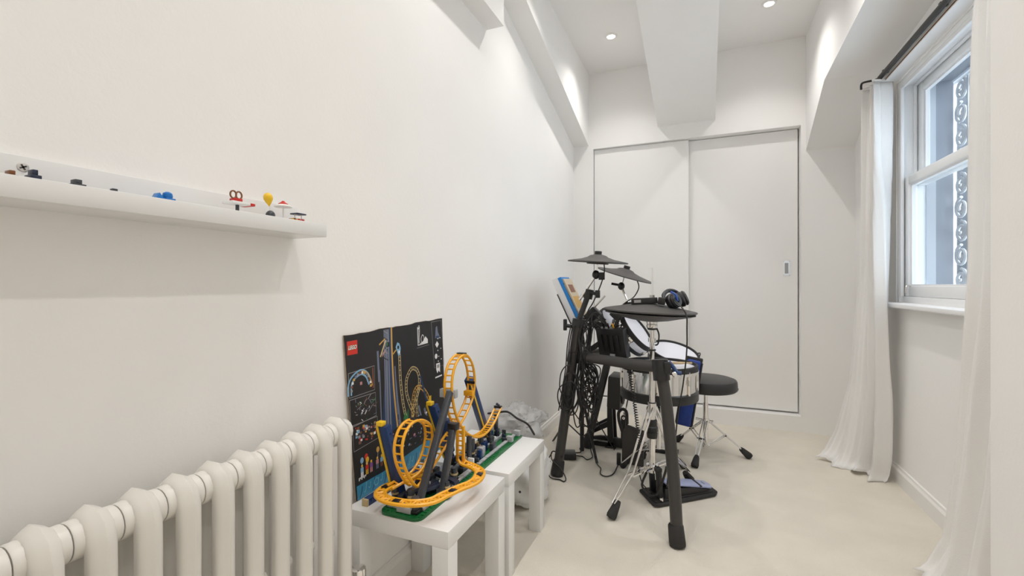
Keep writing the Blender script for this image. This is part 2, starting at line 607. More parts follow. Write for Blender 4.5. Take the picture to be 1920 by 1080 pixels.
# ------------------------------------------------------------------ curtain rail and curtains
rl = thing('curtain_rail', (.945, 2.4, 2.25), 'white and black curtain rail fixed above the sash window', 'curtain rail')
MB().cyl((.925, 1.66, 2.262), (.925, 3.16, 2.262), .013, n=12).build('rod', 'black_metal', rl)
MB().box((.945, 1.64, 2.235), (1.012, 3.17, 2.285)).build('rail_box', 'window_paint', rl, bevel=.003)
MB().box((.9435, 1.66, 2.240), (.946, 3.15, 2.246)).build('track_slot', 'lego_brown', rl)
MB().tube(smooth_path([(.925, 3.16, 2.262), (.905, 3.185, 2.262), (.86, 3.20, 2.262), (.85, 3.205, 2.25), (.85, 3.205, 2.225)], 4), .006, 8).build('return_hook', 'black_metal', rl)
for y in (1.75, 2.45, 3.1):
    MB().box((.918, y - .008, 2.262), (.946, y + .008, 2.280)).build('bracket', 'black_metal', rl)

def curtain(name, prof, folds, seed, label):
    rnd = random.Random(seed)
    NS, NT = folds * 26, 60
    ph = [rnd.uniform(-.5, .5) for _ in range(folds + 2)]
    vs, fs = [], []
    def interp(t):
        for a, b in zip(prof, prof[1:]):
            if t <= b[0]:
                k = (t - a[0]) / (b[0] - a[0])
                k = k * k * (3 - 2 * k) if False else k
                return [a[i] + (b[i] - a[i]) * k for i in range(len(a))]
        return list(prof[-1])
    for j in range(NT + 1):
        t = j / NT
        _, ax, ay, bx, by, amp, z = interp(t)
        A, B = Vector((ax, ay, 0)), Vector((bx, by, 0))
        D = (B - A)
        N = Vector((-D.y, D.x, 0)).normalized()
        for i in range(NS + 1):
            s = i / NS
            a = 2 * PI * folds * s + .9 * math.sin(3.1 * s + 2.2 * t + seed) + .25 * math.sin(9 * t + 5 * s)
            w = math.sin(a) + .30 * math.sin(2.3 * a + 1.3 + t) + .16 * math.sin(5.1 * a + 3 * t)
            p = A + D * (s + .012 * math.sin(11 * t + 7 * s)) + N * amp * .85 * w * (.8 + .3 * math.sin(7 * s + seed))
            zz = z + (.012 * math.sin(a * .5 + seed) + .006 * math.sin(23 * s) if t > .93 else 0)
            vs.append((min(p.x, RX - .018), p.y, max(.004, zz)))
    for j in range(NT):
        for i in range(NS):
            q = j * (NS + 1) + i
            fs.append((q, q + 1, q + NS + 2, q + NS + 1))
    t = thing(name, (prof[-1][3], prof[-1][4], 0), label, 'curtain')
    o = MB().add(vs, fs).build('cloth', 'linen', t, ang=3)
    sm = o.modifiers.new('thickness', 'SOLIDIFY')
    sm.thickness = .0025
    # header tape
    hd = MB().tube([Vector(v) + Vector((0, 0, .004)) for v in vs[:NS + 1]], .008, 5)
    hd.build('header_tape', 'linen', t)
    return t
# prof rows: t, A(x,y), B(x,y), fold amplitude, z
curtain('linen_curtain', [
    (0.0, .905, 3.29, .925, 3.125, .050, 2.235),
    (.06, .90, 3.31, .925, 3.115, .050, 2.13),
    (.5, .895, 3.40, .925, 3.085, .045, 1.18),
    (.80, .84, 3.42, .94, 3.085, .045, .50),
    (.93, .77, 3.42, .945, 3.10, .045, .15),
    (.975, .72, 3.41, .94, 3.12, .048, .03),
    (1.0, .67, 3.36, .92, 3.10, .045, .012)], 3, 2, 'white linen curtain gathered against the back wall end of the window')
curtain('linen_curtain', [
    (0.0, .900, 1.68, .900, 2.06, .045, 2.235),
    (.10, .895, 1.68, .895, 2.09, .045, 2.05),
    (.5, .885, 1.68, .880, 2.12, .040, 1.15),
    (.80, .86, 1.70, .845, 2.15, .040, .47),
    (.92, .84, 1.71, .815, 2.17, .045, .16),
    (.975, .80, 1.74, .77, 2.19, .045, .03),
    (1.0, .77, 1.74, .735, 2.19, .045, .012)], 3, 5, 'white linen curtain hanging beside the pier, hem spread on the carpet')

# ------------------------------------------------------------------ column radiator
RZ0, RZ1 = .10, .724
rad = thing('column_radiator', (-.955, .6, 0), 'cream cast iron column radiator under the white wall shelf', 'radiator')
PITCH = .0696
def section_mesh():
    m = MB()
    xf, xr = -.918, -.990       # front and rear columns
    zc = .684
    # two columns: soft rectangular section with a ridge, swept as closed loop (front, arch, rear, arch)
    loop = []
    for (x, z) in ((xf, .19), (xf, .30), (xf, .41), (xf, .52), (xf, .62), (xf - .001, .668), (xf - .010, .696), (xf - .024, .706), (xf - .048, .706), (xr + .010, .696), (xr + .001, .668), (xr, .62), (xr, .52), (xr, .41), (xr, .30), (xr, .19), (xr + .001, .150), (xr + .010, .126), (xr + .024, .118), (xf - .024, .118), (xf - .010, .126), (xf - .001, .150)):
        loop.append(Vector((x, 0, z)))
    cx, cz = (xf + xr) / 2, .41
    vs, fs = [], []
    N = len(loop)
    prof = [(-.0205, -.008), (-.0205, .003), (-.0175, .0090), (-.0115, .0135), (0, .0200), (.0115, .0135), (.0175, .0090), (.0205, .003), (.0205, -.008), (.012, -.015), (-.012, -.015)]
    for i in range(N):
        t = (loop[(i + 1) % N] - loop[i - 1]).normalized()
        nrm = Vector((t.z, 0, -t.x))
        if nrm.dot(loop[i] - Vector((cx, 0, cz))) < 0:
            nrm = -nrm
        for (py, pn) in prof:
            vs.append(loop[i] + Vector((0, py, 0)) + nrm * pn)
    K = len(prof)
    for i in range(N):
        j = (i + 1) % N
        for k in range(K):
            l = (k + 1) % K
            fs.append((i * K + k, i * K + l, j * K + l, j * K + k))
    m.add(vs, fs)
    return m
def hub_mesh(z):
    m = MB()
    if True:
        pr = [(0, -PITCH / 2 + .001), (.031, -PITCH / 2 + .001), (.0325, -PITCH / 2 + .003), (.0325, -.026), (.0330, -.018), (.0345, -.010), (.035, 0), (.0345, .010), (.0330, .018), (.0325, .026), (.0325, PITCH / 2 - .003), (.031, PITCH / 2 - .001), (0, PITCH / 2 - .001)]
        m.lathe(pr, (-.954, 0, z), (0, 1, 0), 20)
    return m
sec_o = hub_o = hb2_o = sp_o = None
ys = [.992 - PITCH * i for i in range(15)]
for i, y in enumerate(ys):
    for nm in ('section', 'hub', 'lower_hub', 'spacer'):
        src = {'section': sec_o, 'hub': hub_o, 'lower_hub': hb2_o, 'spacer': sp_o}[nm]
        if src is None:
            if nm == 'section':
                src = sec_o = section_mesh().build('section', 'radiator_enamel', rad, ang=.85)
            elif nm == 'hub':
                src = hub_o = hub_mesh(.680).build('hub', 'radiator_enamel', rad, ang=.9)
            elif nm == 'lower_hub':
                src = hb2_o = hub_mesh(.142).build('hub', 'radiator_enamel', rad, ang=.9)
            else:
                src = sp_o = MB().lathe([(0, -PITCH / 2), (.009, -PITCH / 2), (.013, -.012 - PITCH / 2 + .012), (.013, -.0235), (0, -.0235)], (-.945, 0, .415), (0, 1, 0), 12).build('spacer', 'radiator_enamel', rad)
            o = src
        else:
            o = src.copy()
            COL.objects.link(o)
        o.location = (0, y, 0)
# end plugs and feet
MB().lathe([(0, .001), (.030, .001), (.030, .006), (.018, .010), (0, .010)], (-.954, ys[0] + PITCH / 2 - .002, .680), (0, 1, 0), 16).build('end_plug', 'radiator_enamel', rad)
for y in (ys[0], ys[-1]):
    for x in (-.918, -.990):
        MB().lathe([(0, 0), (.020, 0), (.021, .012), (.015, .03), (.016, .12), (0, .12)], (x, y, 0), n=12).build('foot', 'radiator_enamel', rad)
# wall stay seen between two sections, valve at the tabled end
MB().box((-1.05, .598, .50), (-1.034, .620, .575)).build('wall_stay', 'brushed_steel', rad, bevel=.003)
MB().cyl((-1.04, .609, .54), (-1.0, .609, .54), .006).build('stay_rod', 'brushed_steel', rad)
vlv = MB().cyl((-.945, 1.075, .0), (-.945, 1.075, .11), .008, n=10).cyl((-.945, 1.02, .142), (-.945, 1.075, .142), .011, n=12).lathe([(0, .10), (.014, .10), (.016, .13), (.016, .165), (.012, .175), (0, .175)], (-.945, 1.075, 0), n=14)
vo = vlv.build('valve', 'brushed_steel', rad)
MB().lathe([(0, .17), (.016, .17), (.022, .178), (.023, .19), (.023, .245), (.021, .255), (.014, .258), (0, .258)], (-.945, 1.075, 0), n=20).build('valve_head', 'chrome', vo)

# ------------------------------------------------------------------ picture ledge shelf
sh = thing('wall_shelf', (LX, .3, 1.2265), 'long white picture ledge shelf screwed to the left wall', 'shelf')
SY0, SY1 = -.35, .937
MB().box((LX, SY0, 1.2265), (LX + .014, SY1, 1.312)).build('back_panel', 'white_laminate', sh, bevel=.0012)
MB().box((LX + .014, SY0, 1.2265), (-.945, SY1, 1.2480)).build('base_board', 'white_laminate', sh, bevel=.001)
MB().box((-.945, SY0, 1.2265), (-.930, SY1, 1.2605)).build('front_lip', 'white_laminate', sh, bevel=.0012)
for y in (.383, -.1):
    s1 = MB().lathe([(0, 0), (.0078, 0), (.0078, .0006), (.006, .0012), (0, .0012)], (LX + .014, y, 1.2935), (1, 0, 0), 18).build('screw', 'brushed_steel', sh)
    cc = MB()
    for a in (.5, .5 + PI / 2):
        r_ = Matrix.Rotation(a, 3, 'X')
        cc.box((LX + .0150, y - .0048, 1.2935 - .0013), (LX + .0156, y + .0048, 1.2935 + .0013), rot=r_)
    cc.build('screw_slot', 'dark_board', s1)

# toys on the ledge (floor of the ledge at z = 1.240)
SZ = 1.2482
def studs(m, x0, y0, nx, ny, z, p=.008, r=.0024, hh=.0017):
    for i in range(nx):
        for j in range(ny):
            m.cyl((x0 + (i + .5) * p, y0 + (j + .5) * p, z), (x0 + (i + .5) * p, y0 + (j + .5) * p, z + hh), r, n=8)
    return m
def vehicle(y, L, hgt, m1, label, x=-.985):
    t = thing('toy_vehicle', (x, y, SZ), label, 'toy')
    m = MB().box((x - .012, y - L / 2, SZ + .006), (x + .012, y + L / 2, SZ + .014))
    m.box((x - .010, y - L * .1, SZ + .014), (x + .010, y + L * .42, SZ + hgt * .75))
    m.box((x - .008, y + L * .02, SZ + hgt * .75), (x + .008, y + L * .28, SZ + hgt))
    m.build('body', m1, t, bevel=.0008)
    for sy in (-.32, .32):
        for sx in (-1, 1):
            MB().cyl((x + sx * .012, y + sy * L, SZ + .0055), (x + sx * .016, y + sy * L, SZ + .0055), .0054, n=10).build('wheel', 'lego_black', t)
    return t
vehicle(.346, .026, .027, 'lego_brown', 'small dark brown toy brick piece under the shelf screw')
vehicle(.372, .026, .034, 'lego_navy', 'small navy toy brick vehicle beside the dark brown piece')
vehicle(.425, .036, .030, 'lego_dark_grey', 'small charcoal toy brick vehicle alone on the white shelf')
m = MB().box((-.995, .476, SZ), (-.975, .494, SZ + .019)).box((-.990, .480, SZ + .019), (-.980, .488, SZ + .025))
solo(m, 'toy_brick', 'lego_dark_grey', (-.985, .485, SZ), 'tiny charcoal toy brick between the charcoal vehicle and the blue toys', 'toy', bevel=.0008)
m = MB().prism([(-.995, .538, SZ), (-.995, .562, SZ), (-.995, .562, SZ + .021), (-.995, .555, SZ + .031), (-.995, .550, SZ + .021)], (.02, 0, 0))
solo(m, 'toy_boat', 'lego_bright_blue', (-.985, .55, SZ), 'flat bright blue toy piece with a pointed fin', 'toy', bevel=.0008)
t = thing('toy_figure', (-.985, .574, SZ), 'round topped bright blue toy piece next to the finned one', 'toy')
MB().box((-.995, .566, SZ), (-.975, .584, SZ + .023)).build('body', 'lego_bright_blue', t, bevel=.001)
MB().lathe([(.008, 0), (.009, .004), (.008, .010), (.004, .013), (0, .0135)], (-.985, .574, SZ + .023), n=14).build('head', 'lego_bright_blue', t)
# pretzel stall
y, x = .722, -.985
t = thing('toy_pretzel_stand', (x, y, SZ), 'toy stall with a brown pretzel on its white and red roof', 'toy')
MB().cyl((x, y, SZ), (x, y, SZ + .034), .004, n=10).build('post', 'lego_dark_grey', t)
MB().box((x - .018, y - .024, SZ + .034), (x + .018, y + .020, SZ + .040)).build('roof', 'lego_white', t, bevel=.001)
MB().box((x - .018, y + .020, SZ + .034), (x + .018, y + .032, SZ + .040)).build('roof_end', 'lego_red', t, bevel=.001)
MB().box((x - .010, y - .012, SZ + .040), (x + .010, y + .006, SZ + .048)).build('sign_base', 'lego_red', t, bevel=.001)
pz = MB()
for sy in (-1, 1):
    pz.tube([(x, y - .003 + sy * .0068 + .0072 * math.cos(a), SZ + .0565 + .0085 * math.sin(a)) for a in [2 * PI * k / 16 for k in range(16)]], .0019, 6, closed=True)
pz.build('pretzel', 'lego_brown', t)
# balloon seller
y = .807
t = thing('toy_balloon', (x, y, SZ), 'yellow toy balloon tied to a small grey weight', 'toy')
wb = MB().box((x - .010, y - .009, SZ), (x + .010, y + .011, SZ + .010))
wb.build('base', 'lego_tan', t, bevel=.001)
MB().ball((x, y + .002, SZ + .022), (.011, .011, .0125)).build('weight', 'lego_dark_grey', t)
MB().cyl((x, y + .001, SZ + .033), (x, y, SZ + .046), .001, n=6).build('string', 'lego_white', t)
MB().lathe([(0, 0), (.002, 0), (.0015, .002), (.006, .008), (.0105, .017), (.0108, .023), (.0085, .029), (.004, .0325), (0, .033)], (x, y - .001, SZ + .044), (0, -.18, 1), 18).build('balloon', 'lego_yellow', t)
# parasol
y = .846
t = thing('toy_parasol', (x, y, SZ), 'white toy parasol with a red top on a thin pole', 'toy')
MB().cyl((x, y, SZ), (x, y, SZ + .055), .0015, n=8).build('pole', 'lego_white', t)
MB().lathe([(0, 0), (.008, 0), (.008, .003), (0, .003)], (x, y, SZ), n=12).build('foot', 'lego_red', t)
MB().lathe([(0, .006), (.021, 0), (.0215, .002), (.012, .007), (.004, .010), (0, .010)], (x, y, SZ + .048), n=18).build('canopy', 'lego_white', t)
MB().lathe([(0, 0), (.012, -.003), (.0115, -.001), (.005, .003), (.003, .006), (0, .0065)], (x, y, SZ + .058), n=16).build('crown', 'lego_red', t)
# food cart
y = .884
t = thing('toy_food_cart', (x, y, SZ), 'toy cart with a navy awning and red and yellow goods', 'toy')
MB().box((x - .014, y - .020, SZ + .004), (x + .014, y + .022, SZ + .014)).build('tray', 'lego_black', t, bevel=.0008)
for k, mm in enumerate(('lego_yellow', 'lego_brown', 'lego_orange', 'lego_red', 'lego_red', 'lego_red')):
    MB().box((x - .010, y - .019 + k * .0068, SZ + .014), (x + .010, y - .0135 + k * .0068, SZ + .022 + .002 * (k % 2))).build('goods', mm, t, bevel=.0005)
for sy in (-.002, .019):
    MB().cyl((x, y + sy, SZ + .014), (x, y + sy, SZ + .035), .0012, n=6).build('awning_post', 'lego_white', t)
MB().box((x - .013, y - .006, SZ + .035), (x + .013, y + .024, SZ + .0385)).build('awning', 'lego_navy', t, bevel=.0008)
for sy in (-.012, .014):
    MB().cyl((x - .015, y + sy, SZ + .005), (x + .015, y + sy, SZ + .005), .005, n=12).build('wheel', 'lego_black', t)

# ------------------------------------------------------------------ two square white side tables
TZ = .396
def side_table(x0, x1, y0, y1, label):
    t = thing('side_table', ((x0 + x1) / 2, (y0 + y1) / 2, 0), label, 'table')
    MB().box((x0, y0, TZ - .050), (x1, y1, TZ)).build('table_top', 'white_laminate', t, bevel=.0012)
    L = .054
    for lx in (x0, x1 - L):
        for ly in (y0, y1 - L):
            MB().box((lx, ly, 0), (lx + L, ly + L, TZ - .0502)).build('leg', 'white_laminate', t, bevel=.0012)
    return t
side_table(-1.033, -.664, 1.121, 1.523, 'white square side table next to the radiator')
side_table(-1.033, -.660, 1.553, 1.962, 'white square side table between the other table and the drum rack')
# ------------------------------------------------------------------ printed packaging panel leaning on the wall
def pp(y, z, off=.0):
    return Vector((-1.030 - .0235 * (z - .398) + off, y, z))
pn = thing('packaging_panel', (-1.03, 1.42, TZ), 'black printed cardboard packaging front leaning on the wall behind the toy coaster', 'packaging')
rnd = random.Random(4)
top = []
for i in range(25):
    k = i / 24
    top.append((1.122 + (1.71 - 1.122) * k, .938 + .014 * k + (rnd.uniform(-.003, .002) if 0 < i < 24 else 0)))
outl = [(1.164, .3975)] + [(1.722, .3975)] + list(reversed(top))
MB().prism([pp(y, z, -.0055) for y, z in outl], (.0030, 0, 0)).build('card_back', 'cardboard', pn, smooth=False)
MB().prism([pp(y, z, -.0025) for y, z in outl], (.0025, 0, 0)).build('card_front', 'card_black', pn, smooth=False)
PRN = {}
def pm(name, col, rough=.45):
    return mat('print_' + name, col, rough)
pm('red', (.62, .030, .018)); pm('white', (.80, .80, .80)); pm('grey', (.30, .30, .31)); pm('steel', (.16, .19, .27))
pm('darkblue', (.02, .05, .13)); pm('orange', (.62, .36, .08)); pm('cream', (.62, .50, .26)); pm('water', (.045, .26, .42))
pm('lightwater', (.16, .42, .55)); pm('brown', (.22, .08, .04)); pm('green', (.03, .20, .06)); pm('skyblue', (.22, .42, .62)); pm('yellow', (.75, .45, .03)); pm('purple', (.22, .08, .30)); pm('pink', (.55, .25, .25)); pm('black', (.012, .012, .014))
LV = [0.0]
def ppoly(pts, m, nm='print_shape', lift=None):
    LV[0] += .0000016
    o = .00025 + LV[0] if lift is None else lift
    return MB().prism([pp(y, z, o - .0003) for y, z in pts], (.0003, 0, 0)).build(nm, 'print_' + m, pn, smooth=False)
def pline(pts, w, m, nm='print_line'):
    LV[0] += .0000016
    P = [Vector((y, z, 0)) for y, z in pts]
    vs, fs = [], []
    for i, p in enumerate(P):
        t = (P[min(i + 1, len(P) - 1)] - P[max(i - 1, 0)]).normalized()
        n = Vector((-t.y, t.x, 0)) * w / 2
        for q in (p + n, p - n):
            vs.append(pp(q.x, q.y, .00025 + LV[0]))
    for i in range(len(P) - 1):
        fs.append((2 * i, 2 * i + 1, 2 * i + 3, 2 * i + 2))
    return MB().add(vs, fs).build(nm, 'print_' + m, pn, smooth=False)
def pell(y, z, ry, rz, m, nm='print_shape', n=14):
    return ppoly([(y + ry * math.cos(2 * PI * k / n), z + rz * math.sin(2 * PI * k / n)) for k in range(n)], m, nm)
def prect(y0, z0, y1, z1, m, nm='print_shape'):
    return ppoly([(y0, z0), (y1, z0), (y1, z1), (y0, z1)], m, nm)
def s2(pts, n=5):
    return [(p.x, p.y) for p in smooth_path([(a, b_, 0) for a, b_ in pts], n)]
def ladder(pts, gap, w, m, ties=True, n=5, step=2):
    c = s2(pts, n)
    L, R = [], []
    for i, (y, z) in enumerate(c):
        a, b_ = c[max(i - 1, 0)], c[min(i + 1, len(c) - 1)]
        t = Vector((b_[0] - a[0], b_[1] - a[1])).normalized()
        L.append((y - t.y * gap / 2, z + t.x * gap / 2))
        R.append((y + t.y * gap / 2, z - t.x * gap / 2))
    pline(L, w, m); pline(R, w, m)
    if ties:
        for i in range(0, len(c), step):
            pline([L[i], R[i]], w * .7, m)
# big picture: lift tower and tracks of the pictured coaster
ppoly([(1.300, .62), (1.330, .86), (1.335, .930), (1.352, .945), (1.366, .80), (1.40, .56), (1.40, .48), (1.29, .48)], 'darkblue')
for y0, y1, mm, w_ in ((1.318, 1.320, 'steel', .007), (1.331, 1.331, 'steel', .010), (1.341, 1.345, 'grey', .004), (1.324, 1.330, 'grey', .002), (1.337, 1.352, 'grey', .0016)):
    pline([(y0, .938), (y1, .52)], w_, mm)
pline([(1.289, .80), (1.297, .52)], .006, 'steel')
pline([(1.281, .868), (1.286, .76)], .010, 'steel')
for k in range(9):
    z = .935 - k * .012
    pline([(1.315 + .004 * (k % 2), z), (1.337, z - .012)], .003, ('grey', 'steel', 'black')[k % 3])
pline([(1.290, .888), (1.322, .906)], .005, 'orange'); pline([(1.295, .845), (1.325, .90)], .006, 'cream'); pline([(1.30, .85), (1.332, .872)], .004, 'grey'); pline([(1.306, .845), (1.322, .864)], .004, 'pink')
prect(1.328, .875, 1.346, .892, 'black'); prect(1.330, .880, 1.337, .890, 'green')
pline(s2([(1.359, .944), (1.360, .853), (1.367, .715), (1.384, .58), (1.39, .55)]), .008, 'orange')
ladder([(1.399, .858), (1.404, .829), (1.407, .742), (1.421, .651), (1.440, .590), (1.46, .56)], .011, .0028, 'cream', step=1)
ppoly([(1.382, .868), (1.392, .885), (1.404, .880), (1.412, .862), (1.408, .838), (1.398, .832)], 'skyblue')
pell(1.397, .866, .006, .007, 'black'); pell(1.402, .848, .005, .006, 'white'); pline([(1.366, .845), (1.384, .858)], .005, 'orange')
for k in range(5):
    pline([(1.375 + .004 * k, .80 - .05 * k), (1.388 + .01 * k, .62 - .03 * k)], .006, 'steel')
ladder([(1.492, .593), (1.468, .629), (1.446, .677), (1.441, .714), (1.448, .744), (1.473, .770), (1.494, .772), (1.517, .757), (1.529, .725), (1.522, .682), (1.502, .645), (1.478, .610)], .012, .0028, 'cream', step=2)
ladder([(1.478, .57), (1.481, .625), (1.488, .667), (1.508, .692), (1.540, .688), (1.573, .660), (1.596, .628)], .013, .0034, 'orange', step=2)
ladder([(1.512, .58), (1.508, .62), (1.51, .66), (1.53, .685)], .010, .0026, 'cream', step=2)
pline([(1.535, .735), (1.58, .62)], .010, 'darkblue'); pline([(1.56, .60), (1.60, .50)], .012, 'steel'); pline([(1.52, .62), (1.555, .52)], .010, 'steel')
prect(1.594, .618, 1.612, .640, 'yellow')
ppoly([(1.30, .47), (1.30, .53), (1.36, .57), (1.45, .585), (1.56, .575), (1.64, .53), (1.68, .47)], 'black')
prc = random.Random(11)
for k in range(70):
    y, z = prc.uniform(1.31, 1.66), prc.uniform(.475, .585)
    a, b_ = prc.uniform(.004, .014), prc.uniform(.003, .010)
    ppoly([(y, z), (y + a, z + .002), (y + a, z + b_), (y, z + b_)], prc.choice(['grey', 'steel', 'brown', 'orange', 'skyblue', 'white', 'purple', 'pink', 'black', 'green', 'cream', 'grey']))
ppoly([(1.42, .59), (1.432, .622), (1.440, .600), (1.452, .628), (1.452, .59)], 'green')
# blue water band along the bottom
ppoly([(1.169, .3985), (1.165, .445), (1.30, .443), (1.45, .455), (1.715, .475), (1.720, .3985)], 'water')
for k in range(26):
    y = 1.18 + k * .0205
    pline(s2([(y, .402 + .01 * (k % 3)), (y + .008, .418), (y + .012, .436 + .006 * (k % 2))]), .004, 'lightwater' if k % 3 else 'darkblue')
pell(1.262, .424, .013, .014, 'lightwater'); pell(1.262, .424, .009, .010, 'water')
# red logo square
ppoly([(1.133, .917), (1.135, .873), (1.181, .873), (1.180, .918)], 'red', 'logo_square')
def ptext(body, yc, zc, width, m, shear=.25, bold=.03, lift=.0009, nm='logo_lettering'):
    cu = bpy.data.curves.new('lettering', 'FONT')
    cu.body = body
    cu.offset = bold
    cu.align_x = 'CENTER'
    cu.align_y = 'CENTER'
    to = bpy.data.objects.new('lettering', cu)
    COL.objects.link(to)
    dg = bpy.context.evaluated_depsgraph_get()
    me = bpy.data.meshes.new_from_object(to.evaluated_get(dg))
    xs = [v.co.x for v in me.vertices]
    k = width / (max(xs) - min(xs))
    pts = [pp(yc + (v.co.x + shear * v.co.y) * k, zc + v.co.y * k * 1.15, lift) for v in me.vertices]
    fs = [tuple(p.vertices) for p in me.polygons]
    bpy.data.objects.remove(to)
    bpy.data.meshes.remove(me)
    return MB().add(pts, fs).build(nm, 'print_' + m, pn, smooth=False)
ptext('LEGO', 1.1575, .8955, .0395, 'yellow', bold=.10, lift=.0009)
ptext('LEGO', 1.1575, .8955, .0388, 'black', bold=.075, lift=.0012)
ptext('LEGO', 1.1575, .8957, .0375, 'white', bold=.035, lift=.0015)
# three inset pictures down the left side
def inset(q, nm):
    pline(q + [q[0]], .0022, 'grey', nm)
inset([(1.137, .815), (1.262, .820), (1.262, .738), (1.140, .736)], 'inset_frame')
ladder([(1.142, .742), (1.143, .775), (1.158, .797), (1.194, .810), (1.223, .796), (1.240, .764)], .014, .006, 'skyblue', ties=False)
for k in range(14):
    a = PI * (1 - k / 13)
    y, z = 1.192 + .046 * math.cos(a), .752 + .052 * math.sin(a)
    prect(y, z, y + .009, z + .008, ('grey', 'brown', 'white', 'orange', 'steel')[k % 5])
pline(s2([(1.20, .815), (1.228, .800), (1.246, .770), (1.250, .755)]), .003, 'orange')
prect(1.190, .768, 1.200, .778, 'pink'); pline([(1.253, .815), (1.255, .745)], .006, 'brown')
inset([(1.140, .729), (1.265, .728), (1.267, .648), (1.145, .640)], 'inset_frame')
prb = random.Random(3)
for k in range(40):
    y, z = prb.uniform(1.165, 1.255), prb.uniform(.650, .718)
    pline([(y, z), (y + prb.uniform(-.012, .022), z + prb.uniform(-.008, .016))], prb.uniform(.0015, .0035), prb.choice(['grey', 'grey', 'steel', 'white', 'green', 'brown']))
inset([(1.150, .645), (1.272, .644), (1.276, .569), (1.156, .560)], 'inset_frame')
for k in range(60):
    y, z = prb.uniform(1.160, 1.262), prb.uniform(.572, .632)
    a = prb.uniform(.004, .012)
    prect(y, z, y + a, z + a * .8, prb.choice(['brown', 'brown', 'grey', 'steel', 'orange', 'white', 'red', 'pink', 'skyblue', 'black']))
# row of little printed figures with balloons
for (y, mm, lg) in ((1.192, 'skyblue', 'white'), (1.216, 'red', 'yellow'), (1.237, 'purple', 'pink'), (1.268, 'pink', 'steel'), (1.291, 'skyblue', 'brown'), (1.318, 'grey', 'white')):
    prect(y - .006, .466, y - .001, .482, lg); prect(y + .001, .466, y + .006, .482, lg)
    prect(y - .007, .482, y + .007, .497, mm); pell(y, .502, .0045, .005, 'yellow')
for (y, z, mm) in ((1.192, .520, 'skyblue'), (1.213, .526, 'red'), (1.218, .514, 'yellow'), (1.272, .530, 'orange')):
    pell(y, z, .008, .010, mm); pline([(y, z - .01), (y - .002, .50)], .0012, 'white')
for k in range(6):
    prect(1.176 + .006 * k, .458 + .004 * (k % 2), 1.180 + .006 * k, .468, 'white')
# white line drawing top right and icon strip
pline([(1.523, .930), (1.524, .858), (1.594, .861)], .005, 'white')
ladder([(1.532, .935), (1.534, .912), (1.531, .885), (1.531, .866)], .006, .0018, 'white', step=1)
pline([(1.526, .922), (1.537, .928)], .005, 'white')
pline(s2([(1.548, .868), (1.546, .882), (1.556, .896), (1.566, .886), (1.564, .870)]), .003, 'white')
ppoly([(1.536, .862), (1.560, .870), (1.578, .888), (1.594, .874), (1.594, .862)], 'white')
pline([(1.516, .847), (1.602, .851)], .0016, 'grey')
inset([(1.622, .942), (1.700, .944), (1.718, .750), (1.640, .748)], 'icon_frame')
ppoly([(1.650, .872), (1.656, .918), (1.666, .922), (1.672, .896), (1.684, .880), (1.684, .868)], 'steel'); prect(1.655, .872, 1.680, .880, 'darkblue')
ppoly([(1.650, .845), (1.664, .858), (1.678, .844), (1.663, .830)], 'white'); pell(1.655, .795, .010, .011, 'white')
for (y, z) in ((1.685, .868), (1.668, .866), (1.690, .822), (1.666, .816), (1.672, .790), (1.692, .776), (1.668, .770)):
    prect(y, z, y + .007, z + .004, 'white')
prect(1.654, .738, 1.684, .764, 'white'); prect(1.660, .744, 1.678, .758, 'grey'); ppoly([(1.654, .738), (1.662, .722), (1.672, .732), (1.684, .722), (1.684, .738)], 'white')
pline([(1.645, .706), (1.698, .708)], .006, 'white')

# loose blue beam along the foot of the panel
t = thing('toy_beam', (-.985, 1.27, TZ), 'dark blue toy beam with a tan end lying along the packaging panel', 'toy')
MB().box((-.997, 1.158, TZ), (-.975, 1.44, TZ + .022)).build('beam', 'lego_blue', t, bevel=.001)
MB().box((-.997, 1.150, TZ), (-.975, 1.158, TZ + .022)).build('end_cap', 'lego_tan', t, bevel=.001)
m = MB()
for k in range(16):
    m.cyl((-.975, 1.172 + k * .017, TZ + .011), (-.9725, 1.172 + k * .017, TZ + .011), .0045, n=8)
m.build('studs', 'lego_blue', t)

# ------------------------------------------------------------------ toy roller coaster across both tables
co = thing('toy_roller_coaster', (-.84, 1.54, TZ), 'brick built toy roller coaster with orange looping tracks on green plates', 'toy')
def rplate(x0, x1, y0, y1, z0, z1, r, nm, mm):
    pts = []
    for (cx, cy, a0) in ((x1 - r, y0 + r, -PI / 2), (x1 - r, y1 - r, 0), (x0 + r, y1 - r, PI / 2), (x0 + r, y0 + r, PI)):
        for k in range(5):
            a = a0 + k * PI / 8
            pts.append((cx + r * math.cos(a), cy + r * math.sin(a), z0))
    return MB().prism(pts, (0, 0, z1 - z0)).build(nm, mm, co)
BZ = TZ + .0085
rplate(-.918, -.768, 1.130, 1.52, TZ + .0002, BZ, .028, 'base_plate', 'lego_green')
rplate(-.925, -.764, 1.521, 1.955, TZ + .0002, BZ, .004, 'base_plate', 'lego_green')
m = MB()
for i in range(9):
    for j in range(51):
        x, y = -.908 + i * .0162, 1.148 + j * .0158
        if (x > -.80 and y > 1.53) or (i in (0, 8)) or y < 1.17:
            m.cyl((x, y, BZ), (x, y, BZ + .0022), .0048, n=6)
m.build('base_studs', 'lego_green', co, ang=.4)['kind'] = 'stuff'
